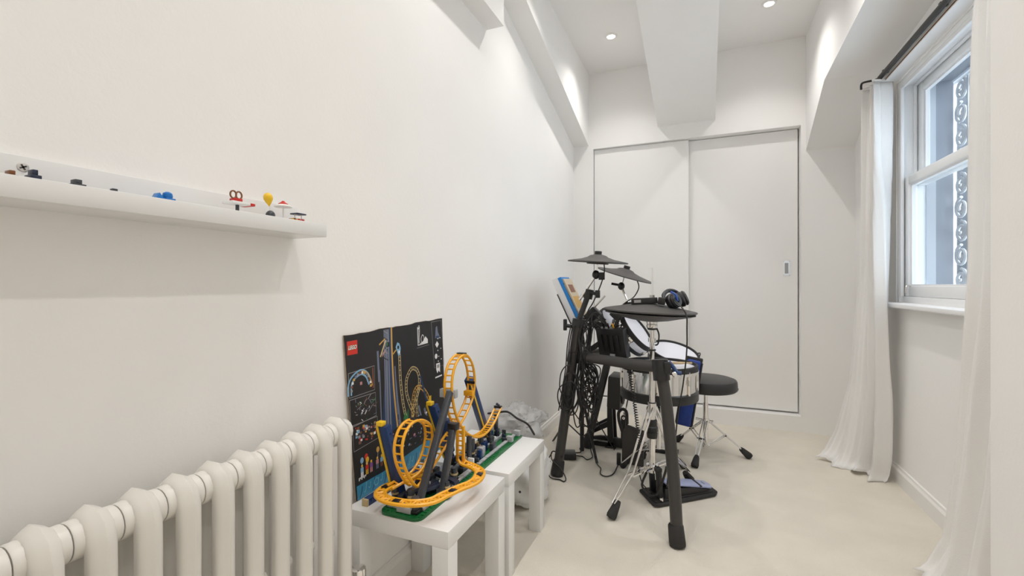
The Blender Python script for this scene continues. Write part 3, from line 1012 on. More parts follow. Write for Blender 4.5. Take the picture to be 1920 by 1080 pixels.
# grey deck tiles, machinery bricks
prd = random.Random(21)
for k in range(11):
    y = 1.56 + k * .035
    MB().box((-.800, y, BZ + .0023), (-.786, y + .033, BZ + .009)).build('tile', 'lego_light_grey', co, bevel=.0006)
for k in range(8):
    y = 1.18 + k * .042
    MB().box((-.80, y, BZ + .0023), (-.784, y + .040, BZ + .012)).build('tile', 'lego_light_grey', co, bevel=.0006)
for k in range(10):
    y = 1.56 + k * .036
    MB().box((-.845, y, BZ + .002), (-.833, y + .030, BZ + .016)).build('tile', 'lego_light_grey', co, bevel=.0006)
for (x0, x1, y0, y1, z1) in ((-.905, -.862, 1.23, 1.50, .012), (-.905, -.87, 1.55, 1.80, .012), (-.86, -.81, 1.145, 1.165, .02), (-.905, -.80, 1.160, 1.172, .024)):
    MB().box((x0, y0, BZ + .0023), (x1, y1, BZ + z1)).build('deck', 'lego_light_grey', co, bevel=.0008)
for k in range(95):
    x, y = prd.uniform(-.905, -.815), prd.uniform(1.18, 1.90)
    a, b_, hh = prd.choice([.008, .016, .024]), prd.choice([.008, .016, .032]), prd.choice([.010, .016, .022, .030, .038])
    MB().box((x, y, BZ + .002), (x + a, y + b_, BZ + .002 + hh)).build('brick', prd.choice(['lego_dark_grey', 'lego_dark_grey', 'lego_black', 'lego_navy', 'lego_light_grey', 'lego_light_grey', 'lego_blue', 'lego_tan', 'lego_white']), co, bevel=.0006)
for y in (1.84, 1.925):
    MB().box((-.795, y, BZ + .002), (-.768, y + .020, BZ + .026)).build('end_block', 'lego_light_grey', co, bevel=.001)
# navy low spans
MB().bar((-.86, 1.19, .437), (-.80, 1.30, .437), .022, .012).build('span', 'lego_navy', co, bevel=.001)
MB().bar((-.86, 1.38, .433), (-.76, 1.34, .433), .022, .012).build('span', 'lego_navy', co, bevel=.001)

TIE = None
def track(path, side, gauge, r, nm, mm='lego_orange', step=.020, n=5, plates=()):
    global TIE
    c = smooth_path(path, n)
    A, B_ = [], []
    for i, p in enumerate(c):
        t = (c[min(i + 1, len(c) - 1)] - c[max(i - 1, 0)]).normalized()
        if side == 'flat':
            sd = t.cross(Vector((0, 0, 1)))
        else:
            sd = Vector(side)
        sd = (sd - t * sd.dot(t)).normalized() * gauge / 2
        A.append(p + sd)
        B_.append(p - sd)
    root = MB().tube(A, r, 6).build('rail', mm, co)
    MB().tube(B_, r, 6).build('rail', mm, co)
    acc = 0
    ks = []
    for i in range(1, len(c)):
        acc += (c[i] - c[i - 1]).length
        if acc >= step:
            acc = 0
            ks.append(i)
    for q, i in enumerate(ks):
        if side == 'flat' and i + 1 < len(c):
            j = min(i + 2, len(c) - 1)
            MB().tube([A[i], B_[j]] if q % 2 else [B_[i], A[j]], r * .6, 5).build('tie', mm, co)
        MB().tube([A[i], B_[i]], r * .6, 5).build('tie', mm, co)
    return c
LOOP = [(-.845, 1.212, .46), (-.85, 1.296, .481), (-.855, 1.37, .508), (-.86, 1.444, .537), (-.865, 1.507, .557), (-.865, 1.573, .594), (-.865, 1.627, .644), (-.862, 1.639, .707), (-.858, 1.614, .776), (-.855, 1.564, .822), (-.852, 1.516, .829), (-.848, 1.461, .807), (-.845, 1.43, .759), (-.842, 1.425, .702), (-.838, 1.437, .642), (-.835, 1.47, .585), (-.835, 1.527, .534), (-.84, 1.616, .492), (-.85, 1.717, .475), (-.86, 1.817, .488), (-.865, 1.908, .533)]
track(LOOP, (1, 0, 0), .030, .0048, 'loop')
SML = [(-.90, 1.165, .466), (-.885, 1.205, .474), (-.868, 1.25, .482), (-.868, 1.297, .504), (-.868, 1.326, .543), (-.868, 1.336, .582), (-.865, 1.319, .622), (-.86, 1.264, .654), (-.855, 1.206, .664), (-.85, 1.161, .649), (-.848, 1.139, .612), (-.845, 1.138, .57), (-.845, 1.162, .519), (-.845, 1.192, .478), (-.845, 1.212, .46)]
track(SML, (1, 0, 0), .028, .0048, 'small loop')
STR = [(-.80, 1.436, .62), (-.80, 1.436, .54), (-.80, 1.436, .475), (-.785, 1.434, .462), (-.751, 1.430, .458), (-.705, 1.400, .458), (-.685, 1.350, .458), (-.686, 1.305, .458), (-.706, 1.255, .458), (-.722, 1.207, .458), (-.740, 1.150, .458), (-.786, 1.112, .460), (-.858, 1.104, .460), (-.905, 1.125, .460), (-.918, 1.165, .460), (-.905, 1.215, .460), (-.895, 1.28, .452), (-.885, 1.36, .448)]
track(STR[2:], 'flat', .028, .0060, 'S track', step=.016, n=6)
for dx in (-.012, .012):
    MB().box((-.80 + dx - .0045, 1.432, .465), (-.80 + dx + .0045, 1.442, .592)).build('rail', 'lego_orange', co, bevel=.0008)
for k in range(6):
    MB().box((-.812, 1.4345, .485 + k * .017), (-.788, 1.4395, .489 + k * .017)).build('tie', 'lego_orange', co)
MB().box((-.816, 1.372, .592), (-.784, 1.402, .616)).build('track_cap', 'lego_black', co, bevel=.0015)
# black joiner plates along the track
for (x, y, z, w_, l_) in ((-.853, 1.540, .832, .034, .022), (-.865, 1.906, .537, .034, .018), (-.862, 1.637, .704, .034, .012), (-.858, 1.235, .662, .032, .016)):
    MB().box((x - w_ / 2, y - l_ / 2, z - .005), (x + w_ / 2, y + l_ / 2, z + .005)).build('joiner', 'lego_black', co, bevel=.001)
for (x, y, z) in ((-.83, 1.106, .460), (-.713, 1.232, .458), (-.69, 1.375, .458), (-.918, 1.17, .461)):
    MB().box((x - .011, y - .011, z - .002), (x + .011, y + .011, z + .0045)).build('joiner', 'lego_black', co, bevel=.001)
MB().box((-.880, 1.425, .690), (-.815, 1.445, .720)).build('loop_clamp', 'lego_light_grey', co, bevel=.0015)
MB().box((-.885, 1.615, .652), (-.845, 1.640, .672)).build('loop_clamp', 'lego_orange', co, bevel=.0015)
# posts under the track
def post(x, y, zt, r=.0105, m1='lego_dark_grey'):
    MB().cyl((x, y, BZ), (x, y, zt), r, n=10).build('post', m1, co)
    z = BZ + .03
    MB().lathe([(r, -.003), (r + .002, -.003), (r + .002, .003), (r, .003)], (x, y, z), n=10, closed=True).build('post_ring', 'lego_tan', co)
    MB().box((x - .016, y - .016, BZ + .001), (x + .016, y + .016, BZ + .012)).build('post_base', 'lego_black', co, bevel=.001)
post(-.838, 1.600, .488); post(-.848, 1.700, .466); post(-.858, 1.800, .478, .009); post(-.868, 1.890, .515); post(-.820, 1.540, .520)
post(-.905, 1.345, .445); post(-.805, 1.40, .455, .012); post(-.845, 1.200, .455, .012); post(-.805, 1.165, .452, .012); post(-.775, 1.30, .450, .009); post(-.905, 1.20, .455, .011)
MB().bar((-.80, 1.385, .600), (-.785, 1.290, .425), .020, .020, (1, 0, 0)).build('strut', 'lego_dark_grey', co, bevel=.0015)
MB().bar((-.832, 1.418, .715), (-.812, 1.195, .420), .020, .020, (1, 0, 0)).build('strut', 'lego_dark_grey', co, bevel=.0015)
MB().bar((-.880, 1.650, .715), (-.892, 1.835, .425), .030, .030, (1, 0, 0)).build('strut', 'lego_blue', co, bevel=.0015)
MB().bar((-.866, 1.638, .700), (-.876, 1.812, .425), .004, .006, (1, 0, 0)).build('strut_edge', 'lego_yellow', co)
MB().bar((-.875, 1.465, .60), (-.885, 1.52, .46), .020, .018, (1, 0, 0)).build('strut', 'lego_blue', co, bevel=.0015)
for (a, b_) in (((-.930, 1.168, .655), (-.905, 1.215, .425)), ((-.932, 1.452, .650), (-.915, 1.545, .425))):
    A, B_ = Vector(a), Vector(b_)
    MB().bar(A + Vector((.006, 0, 0)), B_ + Vector((.006, 0, 0)), .034, .024, (1, 0, 0)).build('strut', 'lego_blue', co, bevel=.0015)
    off = Vector((-.010, -.0150, 0))
    MB().bar(A + off, B_ + off, .005, .005, (1, 0, 0)).build('strut_edge', 'lego_yellow', co)
    MB().box((A.x - .013, A.y - .016, A.z), (A.x + .009, A.y + .006, A.z + .014)).build('strut_cap', 'lego_yellow', co, bevel=.0015)
    m = MB()
    for k in range(1, 9):
        p = A.lerp(B_, k / 9) + Vector((.023, .002, 0))
        m.cyl(p, p + Vector((.003, 0, 0)), .0045, n=8)
    m.build('strut_studs', 'lego_blue', co)
for k in range(5):
    MB().ball((-.86 + .006 * k, 1.885 + .004 * math.sin(k), .555 - .006 * k), .006).build('finial', 'lego_navy', co) if k < 2 else None

# ------------------------------------------------------------------ bags on the floor behind the tables
def crumple(c, r, seed, amp, nu=44, nv=26, squash=2.2, floor=0.003):
    vs, fs = [], []
    cx, cy, cz = c
    for j in range(nv + 1):
        ph = -PI / 2 + PI * j / nv
        for i in range(nu):
            a = 2 * PI * i / nu
            ca, sa, cp, sp = math.cos(a), math.sin(a), math.cos(ph), math.sin(ph)
            d = Vector((math.copysign(abs(ca) ** (2 / squash), ca) * abs(cp) ** (1.5 / squash), math.copysign(abs(sa) ** (2 / squash), sa) * abs(cp) ** (1.5 / squash), math.copysign(abs(sp) ** (1.6 / squash), sp)))
            n1 = noise.ridged_multi_fractal(d * 2.1 + Vector((seed, 0, 0)), 1.0, 2.0, 4, .9, 2.0) - 1.0 if False else noise.noise(d * 2.0 + Vector((seed, 3, 1))) + .5 * abs(noise.noise(d * 4.3 + Vector((seed, 1, 7))))
            k = 1 + amp * (n1 + .45 * abs(noise.noise(d * 9.0 + Vector((2, seed, 4)))) - .1)
            p = Vector((cx + d.x * r[0] * k, cy + d.y * r[1] * k, cz + d.z * r[2] * k))
            p.x = max(p.x, LX + .02)
            p.z = max(p.z, floor)
            vs.append(p)
    for j in range(nv):
        for i in range(nu):
            l = (i + 1) % nu
            fs.append((j * nu + i, j * nu + l, (j + 1) * nu + l, (j + 1) * nu + i))
    return MB().add(vs, fs)
# white bag with black marks (spots are printed blotches in the material)
def spotted(name):
    m = mat(name, (.74, .74, .73), .5, bump=.3, scale=18)
    nt = m.node_tree
    b_ = nt.nodes['Principled BSDF']
    tc = nt.nodes.new('ShaderNodeTexCoord')
    vo_ = nt.nodes.new('ShaderNodeTexVoronoi')
    vo_.inputs['Scale'].default_value = 13
    r_ = nt.nodes.new('ShaderNodeValToRGB')
    r_.color_ramp.elements[0].position = .085
    r_.color_ramp.elements[0].color = (.015, .015, .015, 1)
    r_.color_ramp.elements[1].position = .11
    r_.color_ramp.elements[1].color = (.74, .74, .73, 1)
    nt.links.new(tc.outputs['Object'], vo_.inputs['Vector'])
    nt.links.new(vo_.outputs['Distance'], r_.inputs['Fac'])
    nt.links.new(r_.outputs['Color'], b_.inputs['Base Color'])
    return m
spotted('spotted_plastic')
wb_ = crumple((-.865, 2.165, .150), (.150, .150, .155), 2.0, .20, nu=72, nv=44)
solo(wb_, 'plastic_bag', 'spotted_plastic', (-.862, 2.155, 0), 'white plastic bag with black marks on the floor behind the far table', 'bag', ang=.9)
mat('clear_grey_plastic', (.50, .50, .50), .25, alpha=.62, bump=.4, scale=25)
cb = crumple((-.885, 2.165, .388), (.130, .155, .075), 9.0, .34, nu=72, nv=40, floor=.315)
tb = thing('clear_bag', (-.885, 2.165, .315), 'crumpled translucent grey plastic bag with black trim lying over the white bag', 'bag')
cbo = cb.build('bag_film', 'clear_grey_plastic', tb, ang=.9)
MB().tube(smooth_path([(-.985, 2.05, .455), (-.93, 2.03, .470), (-.88, 2.05, .475), (-.82, 2.03, .455), (-.77, 2.04, .43), (-.75, 2.08, .37)], 5), .005, 6).build('trim', 'black_rubber', tb)
# ------------------------------------------------------------------ electronic drum kit: rack
def V(*a):
    return Vector(a)
rk = thing('drum_rack', (-.55, 2.6, 0), 'black tubular drum rack with a curved front leg and cable wrapped posts', 'drum rack')
def rack_foot(p, d, r):
    p, d = V(*p), V(*d).normalized()
    MB().tube([p, p + d * .012, p + d * .080, p + d * .086], [r * 1.30, r * 1.34, r * 1.24, r * 1.10], 20).build('rubber_foot', 'black_rubber', rk)
# front leg (slightly bowed) and wing bar
fl0, fl1 = V(-.094, 2.030, .004), V(-.168, 2.090, .745)
ld_ = fl1 - fl0
MB().tube(smooth_path([fl0, fl0 + ld_ * .35 + V(.010, 0, 0), fl0 + ld_ * .75 + V(.010, 0, 0), fl1], 6), .0255, 18).build('leg', 'rack_black', rk)
rack_foot(fl0, ld_, .0255)
wa, wb2 = V(-.172, 2.092, .738), V(-.655, 2.575, .682)
MB().tube(smooth_path([wa, wa.lerp(wb2, .3) + V(.01, -.01, -.002), wa.lerp(wb2, .65) + V(.008, -.008, 0), wb2], 6), .0265, 18).build('wing_bar', 'rack_black', rk)
MB().cyl(fl0 + ld_ * .915, fl0 + ld_ * 1.035, .036, .034, 20).build('joint_clamp', 'black_plastic', rk)
MB().box((-.150, 2.055, .715), (-.122, 2.085, .765)).build('clamp_block', 'black_plastic', rk, bevel=.004)
kb = MB().tube(smooth_path([(-.132, 2.075, .765), (-.112, 2.07, .742), (-.098, 2.07, .722), (-.080, 2.07, .720)], 4), .009, 8)
kb.build('clamp_lever', 'lego_blue', rk)  # blue colour stands in for the bluish highlight on the clamp
MB().lathe([(0, -.003), (.010, -.003), (.011, .003), (.007, .007), (0, .007)], (-.108, 2.058, .716), (0, -1, 0), 12).build('clamp_bolt', 'chrome', rk)
MB().cyl(wa.lerp(wb2, .83), wa.lerp(wb2, .86), .032, n=18).build('memory_ring', 'black_plastic', rk)
MB().cyl(wa.lerp(wb2, .93), wa.lerp(wb2, 1.02), .037, n=18).build('joint_clamp', 'black_plastic', rk)
# left post
lp0, lp1 = V(-.770, 2.515, .004), V(-.655, 2.560, .885)
MB().cyl(lp0, lp1, .0275, n=18).build('post', 'rack_black', rk)
rack_foot(lp0, lp1 - lp0, .0275)
for k, wd in ((.50, .05), (.77, .06), (.99, .05)):
    p = lp0.lerp(lp1, k)
    d = (lp1 - lp0).normalized()
    MB().cyl(p - d * wd / 2, p + d * wd / 2, .035, n=16).build('joint_clamp', 'black_plastic', rk)
# rear bar and far leg
rb0, rb1 = V(-.668, 2.575, .690), V(-.575, 3.20, .640)
MB().cyl(rb0, rb1, .025, n=16).build('rear_bar', 'rack_black', rk)
fg0, fg1 = V(-.715, 3.02, .004), V(-.572, 3.12, .660)
MB().cyl(fg0, fg1, .025, n=16).build('leg', 'rack_black', rk)
rack_foot(fg0, fg1 - fg0, .025)
MB().cyl(fg0.lerp(fg1, .90), fg0.lerp(fg1, 1.02), .034, n=16).build('joint_clamp', 'black_plastic', rk)
# upper arm of the left post carrying the first cymbal
ua0, ua1 = V(-.655, 2.560, .885), V(-.602, 2.60, 1.052)
MB().cyl(ua0, ua1, .016, n=14).build('upper_arm', 'black_metal', rk)
MB().cyl(ua1 - V(.008, 0, .035), ua1 + V(.004, 0, .018), .026, n=14).build('arm_clamp', 'black_plastic', rk)
MB().cyl(ua1 + V(-.01, -.015, .004), ua1 + V(.055, -.02, -.008), .009, n=10).build('clamp_stem', 'black_plastic', rk)
MB().box((-.562, 2.572, 1.022), (-.535, 2.592, 1.066)).build('wing_nut', 'black_plastic', rk, bevel=.004)
MB().cyl(V(-.655, 2.585, 1.01), V(-.563, 2.60, 1.150), .0085, n=10).build('boom_rod', 'chrome', rk)
MB().ball((-.562, 2.60, 1.155), (.022, .020, .026)).build('tilter', 'black_plastic', rk)
MB().box((-.545, 2.585, 1.125), (-.510, 2.600, 1.168)).build('wing_nut', 'black_plastic', rk, bevel=.004)
MB().cyl(V(-.558, 2.60, 1.155), V(-.551, 2.60, 1.262), .005, n=8).build('cymbal_rod', 'chrome', rk)
# clamp under the music desk side and module clamp
MB().cyl((-.735, 2.555, .862), (-.655, 2.555, .852), .011, n=10).build('clamp_stem', 'black_plastic', rk)
MB().box((-.742, 2.545, .832), (-.722, 2.567, .898)).build('wing_nut', 'black_plastic', rk, bevel=.005)
# steel L rod standing out above the tom clamp
MB().cyl((-.66, 2.78, .905), (-.545, 2.78, 1.03), .006, n=8).build('bent_rod', 'brushed_steel', rk)
MB().box((-.648, 2.72, .870), (-.582, 2.79, .955), rot=Matrix.Rotation(.75, 3, 'Y')).build('tom_clamp', 'black_plastic', rk, bevel=.006)
MB().cyl((-.625, 2.755, .90), (-.640, 2.72, .69), .012, n=10).build('clamp_stem', 'black_metal', rk)
MB().box((-.490, 2.70, .890), (-.425, 2.76, .965), rot=Matrix.Rotation(.75, 3, 'Y')).build('tom_clamp', 'black_plastic', rk, bevel=.006)
MB().tube(smooth_path([(-.455, 2.73, .90), (-.50, 2.74, .80), (-.60, 2.76, .72), (-.645, 2.78, .683)], 4), .011, 10).build('clamp_stem', 'black_metal', rk)
# boom for the second cymbal
b0, b1, b2 = V(-.600, 3.06, .655), V(-.440, 3.0, .975), V(-.482, 3.0, 1.082)
MB().cyl(b0, V(-.42, 3.0, .96), .011, n=10).build('boom_base', 'black_metal', rk)
MB().box((-.470, 2.98, .950), (-.395, 3.02, .985)).build('boom_clamp', 'black_plastic', rk, bevel=.006)
MB().cyl(V(-.435, 3.0, .975), b2, .0075, n=10).build('boom_rod', 'chrome', rk)
MB().cyl(V(-.512, 2.985, .945), V(-.43, 2.985, 1.005), .0075, n=10).build('boom_rod', 'chrome', rk)
MB().ball((-.483, 3.0, 1.088), (.022, .02, .026)).build('tilter', 'black_plastic', rk)
MB().cyl(V(-.49, 3.0, 1.094), V(-.545, 2.99, 1.104), .008, n=8).build('wing_nut', 'black_plastic', rk)
MB().cyl(V(-.480, 3.0, 1.09), V(-.457, 3.0, 1.185), .005, n=8).build('cymbal_rod', 'chrome', rk)

# ------------------------------------------------------------------ cymbal pads
def cymbal(c, nrm, R, label, wire):
    c = V(*c)
    t = thing('cymbal_pad', c, label, 'cymbal')
    MB().lathe([(.006, -.002), (.055, -.002), (R * .55, -.012), (R * .97, -.022), (R, -.021), (R, -.016), (R * .96, -.013), (R * .55, -.001), (.060, .010), (.045, .020), (.022, .026), (.006, .027)], c, nrm, 48, closed=True).build('bow', 'cymbal_rubber', t)
    n = V(*nrm).normalized()
    MB().lathe([(0, .026), (.020, .026), (.0205, .042), (.018, .045), (0, .045)], c, nrm, 18).build('top_nut', 'black_rubber', t)
    MB().lathe([(0.006, -.030), (.060, -.030), (.070, -.014), (.006, -.010)], c, nrm, 24, closed=True).build('sensor_cup', 'black_plastic', t)
    w = MB().tube(smooth_path(wire, 6), .0035, 6).build('cable', 'cable_black', t)
    return t
cymbal((-.551, 2.60, 1.245), (.07, -.02, 1), .171, 'dark grey crash cymbal pad, higher one above the books', [(-.515, 2.595, 1.222), (-.512, 2.59, 1.17), (-.53, 2.585, 1.10), (-.57, 2.57, 1.0), (-.60, 2.57, .95), (-.63, 2.58, .88)])
cymbal((-.457, 3.0, 1.176), (.31, -.04, 1), .180, 'dark grey crash cymbal pad tilted down behind the higher one', [(-.385, 2.985, 1.135), (-.37, 2.98, 1.08), (-.40, 2.98, 1.02), (-.45, 2.98, .985), (-.50, 2.99, .94), (-.58, 3.02, .75)])

# ------------------------------------------------------------------ drum pads
def pad(name, c, nrm, R, D, label, shell='chrome', lugs=6, up=(0, 0, 1)):
    c, n = V(*c), V(*nrm).normalized()
    t = thing(name, c - n * D, label, 'drum')
    MB().lathe([(R * .93, -D), (R * .95, -D), (R * .95, -.012), (R * .93, -.012)], c, nrm, 48, closed=True).build('shell', shell, t)
    MB().lathe([(0, -.004), (R * .92, -.004), (R * .95, -.001), (R * .93, -.008), (0, -.009)], c, nrm, 48).build('drum_head', 'drum_mesh_head', t)
    MB().lathe([(R * .92, -.020), (R * 1.0, -.020), (R * 1.0, .004), (R * .985, .008), (R * .94, .008), (R * .92, .003)], c, nrm, 48, closed=True).build('hoop', 'black_rubber', t)
    MB().lathe([(R * .95, -.034), (R * 1.005, -.034), (R * 1.005, -.021), (R * .95, -.021)], c, nrm, 48, closed=True).build('counter_hoop', 'chrome', t)
    MB().lathe([(0, -D), (R * .96, -D), (R * .985, -D + .004), (R * .985, -D + .022), (R * .955, -D + .024), (R * .93, -D + .010), (0, -D + .010)], c, nrm, 48).build('base', 'black_plastic', t)
    m = align(nrm)
    for k in range(lugs):
        a = 2 * PI * (k + .3) / lugs
        rad_ = m @ V(math.cos(a), math.sin(a), 0)
        p = c + rad_ * R * .985
        l = MB().cyl(p - n * .036, p - n * (D - .018), .0065, n=8).build('lug', 'chrome', t)
        q = c + rad_ * R * .955
        tan = n.cross(rad_)
        MB().bar(q - n * (D * .45) + rad_ * .004, q - n * (D * .75) + rad_ * .004, .014, .014, tan).build('lug_post', 'chrome', l, bevel=.002)
    return t
pad('tom_pad', (-.525, 3.10, .812), (.76, -.13, .62), .160, .085, 'tom drum pad behind the sound module, partly covered by its neighbour')
pad('tom_pad', (-.362, 2.86, .822), (.78, -.13, .60), .142, .085, 'tom drum pad right under the hi-hat cymbals')
pad('tom_pad', (-.165, 3.13, .662), (.24, -.26, .93), .158, .075, 'tom drum pad with a flat white head above the snare')
# chrome snare
sn = (-.228, 2.725, .642)
SR, SD = .207, .135
t = thing('snare_drum', (sn[0], sn[1], sn[2] - SD - .05), 'chrome snare drum pad with a black lower band in the centre of the kit', 'drum')
MB().lathe([(SR * .95, -SD), (SR * .97, -SD), (SR * .97, -.016), (SR * .95, -.016)], sn, n=64, closed=True).build('shell', 'chrome', t)
MB().lathe([(0, -.006), (SR * .93, -.006), (SR * .96, -.002), (SR * .93, -.012), (0, -.012)], sn, n=64).build('drum_head', 'drum_mesh_head', t)
MB().lathe([(SR * .94, -.018), (SR * 1.02, -.018), (SR * 1.02, .006), (SR * 1.0, .010), (SR * .96, .010), (SR * .94, .004)], sn, n=64, closed=True).build('hoop', 'black_rubber', t)
MB().lathe([(SR * .96, -.034), (SR * 1.03, -.034), (SR * 1.03, -.019), (SR * .96, -.019)], sn, n=64, closed=True).build('counter_hoop', 'chrome', t)
MB().lathe([(SR * .90, -SD - .050), (SR * 1.02, -SD - .050), (SR * 1.03, -SD - .045), (SR * 1.03, -SD - .004), (SR * 1.0, -SD), (SR * .90, -SD)], sn, n=64, closed=True).build('lower_band', 'black_plastic', t)
MB().lathe([(0, -SD - .03), (SR * .92, -SD - .03), (SR * .92, -SD - .02), (0, -SD - .02)], sn, n=48).build('bottom', 'black_plastic', t)
for k in range(8):
    a = 2 * PI * (k + .18) / 8
    d = V(math.cos(a), math.sin(a), 0)
    p = V(*sn) + d * SR * 1.0
    lg = MB().cyl(p + V(0, 0, -.036), p + V(0, 0, -SD - .002), .0075, n=10).build('lug', 'chrome', t)
    MB().cyl(p + V(0, 0, -.012), p + V(0, 0, -.040), .005, n=8).build('tension_rod', 'chrome', lg)
    q = V(*sn) + d * SR * .985
    MB().bar(q + V(0, 0, -.055), q + V(0, 0, -.085), .018, .016, (-d.y, d.x, 0)).build('lug_post', 'brushed_steel', lg, bevel=.003)
# snare stand below
t = thing('snare_stand', (-.228, 2.725, 0), 'chrome tripod stand carrying the chrome snare drum', 'stand')
MB().cyl((-.228, 2.725, .16), (-.228, 2.725, .43), .013, n=12).build('tube', 'chrome', t)
for a in (.6, 2.7, 4.8):
    d = V(math.cos(a), math.sin(a), 0)
    MB().tube(smooth_path([V(-.228, 2.725, .40), V(-.228, 2.725, .405) + d * .10, V(-.228, 2.725, .415) + d * .18, V(-.228, 2.725, .448) + d * .20], 4), .008, 8).build('basket_arm', 'black_metal', t)
for f_ in ((-.10, 2.90), (-.44, 2.77), (-.345, 2.96)):
    fp = V(f_[0], f_[1], .012)
    for s_x in (-.009, .009):
        sd = (fp - V(-.228, 2.725, .012)).cross(V(0, 0, 1)).normalized() * s_x
        MB().cyl(V(-.228, 2.725, .25) + sd, fp + sd + V(0, 0, .02), .0042, n=8).build('leg', 'chrome', t)
        MB().cyl(V(-.228, 2.725, .165) + sd, V(-.228, 2.725, .25).lerp(fp, .5) + sd, .0035, n=8).build('brace', 'chrome', t)
    dd = (fp - V(-.228, 2.725, .25)).normalized()
    MB().tube([fp - dd * .05, fp - dd * .01, fp + dd * .004], [.013, .019, .017], 12).build('rubber_foot', 'black_rubber', t)
# drumstick on the snare
dsa, dsb = V(-.30, 2.63, .6605), V(-.05, 2.74, .6590)
dd = (dsb - dsa)
mat('hickory', (.62, .45, .26), .45, var=.1, vscale=30)
solo(MB().tube([dsa, dsa + dd * .02, dsa + dd * .75, dsa + dd * .95, dsa + dd * .97, dsb], [.004, .0075, .0075, .0038, .0058, .003], 12), 'drumstick', 'hickory', dsa, 'wooden drumstick lying across the snare rim', 'drumstick')

# ------------------------------------------------------------------ hi-hat stand with its cymbals
hx_, hy_ = -.2345, 2.42
hh = thing('hi_hat_stand', (hx_, hy_, 0), 'chrome hi-hat stand with dark double cymbal and braced tripod', 'hi-hat stand')
tn = (.045, 0, 1)
hc = (hx_ - .012, hy_, .975)
MB().lathe([(.008, .012), (.05, .012), (.10, .004), (.225, -.014), (.229, -.011), (.228, -.006), (.12, .015), (.060, .026), (.008, .029)], hc, tn, 56, closed=True).build('top_cymbal', 'cymbal_rubber', hh)
MB().lathe([(.008, -.030), (.205, -.030), (.222, -.021), (.222, -.025), (.10, -.055), (.04, -.064), (.008, -.064)], hc, tn, 56, closed=True).build('bottom_cymbal', 'cymbal_rubber', hh)
MB().cyl((hx_, hy_, .30), (hx_, hy_, 1.184), .004, n=8).build('pull_rod', 'chrome', hh)
MB().cyl((hx_, hy_, 1.012), (hx_, hy_, 1.046), .013, n=14).build('clutch', 'brushed_steel', hh)
MB().cyl((hx_, hy_, 1.030), (hx_ - .032, hy_ - .01, 1.022), .004, n=8).build('clutch_screw', 'black_plastic', hh)
MB().lathe([(.006, .878), (.026, .878), (.028, .884), (.028, .893), (.024, .897), (.028, .900), (.028, .912), (.006, .914)], (hx_, hy_, 0), n=20, closed=True).build('seat_cup', 'chrome', hh)
MB().lathe([(.006, .866), (.022, .868), (.025, .878), (.006, .880)], (hx_, hy_, 0), n=18, closed=True).build('sensor_ring', 'black_plastic', hh)
MB().cyl((hx_, hy_, .46), (hx_, hy_, .87), .0115, n=16).build('upper_tube', 'chrome', hh)
MB().cyl((hx_, hy_, .14), (hx_, hy_, .71), .0155, n=16).build('lower_tube', 'chrome', hh)
MB().lathe([(.012, .806), (.020, .806), (.020, .826), (.012, .826)], (hx_, hy_, 0), n=16, closed=True).build('tube_clamp', 'chrome', hh)
for z in (.705, .495, .765):
    MB().lathe([(.0115, -.004), (.0185, -.004), (.0185, .004), (.0115, .004)], (hx_, hy_, z), n=16, closed=True).build('ring', 'black_plastic', hh)
MB().lathe([(.0155, .445), (.022, .445), (.022, .495), (.0155, .495)], (hx_, hy_, 0), n=16, closed=True).build('leg_collar', 'chrome', hh)
MB().lathe([(.0155, .315), (.025, .317), (.027, .33), (.027, .345), (.024, .348), (.029, .352), (.029, .372), (.024, .378), (.024, .408), (.0155, .412)], (hx_, hy_, 0), n=20, closed=True).build('spring_adjuster', 'black_plastic', hh)
MB().tube(smooth_path([(hx_ + .022, hy_, .878), (hx_ + .034, hy_ - .01, .845), (hx_ + .030, hy_ - .01, .80), (hx_ + .016, hy_, .79)], 4), .004, 6).build('sensor_cable', 'cable_black', hh)
MB().lathe([(.0155, .158), (.030, .160), (.030, .180), (.0155, .182)], (hx_, hy_, 0), n=16, closed=True).build('lower_collar', 'chrome', hh)
for fp, bend in ((V(-.393, 2.137, .010), True), (V(-.055, 2.705, .010), True)):
    C0 = V(hx_, hy_, 0)
    dr = (fp - V(0, 0, fp.z) - C0)
    sd = dr.cross(V(0, 0, 1)).normalized()
    for s_x in (-1, 1):
        o1 = sd * .015 * s_x
        knee = C0 + dr * .55 + V(0, 0, .175)
        MB().bar(C0 + V(0, 0, .475) + dr * .04 + o1, knee + o1, .011, .006, dr).build('leg_tube', 'chrome', hh, bevel=.001)
        MB().cyl(knee + o1 + V(0, 0, .006), fp - dr.normalized() * .02 + o1 * .45 + V(0, 0, .06), .0042, n=8).build('leg', 'chrome', hh)
        MB().bar(C0 + V(0, 0, .17) + dr * .06 + o1, knee + o1 - V(0, 0, .006), .010, .006, V(0, 0, 1)).build('brace', 'chrome', hh, bevel=.001)
    dd = (fp - (C0 + dr * .55 + V(0, 0, .175))).normalized()
    MB().tube([fp - dd * .085, fp - dd * .070, fp - dd * .012, fp], [.013, .017, .024, .021], 14).build('rubber_foot', 'black_rubber', hh)
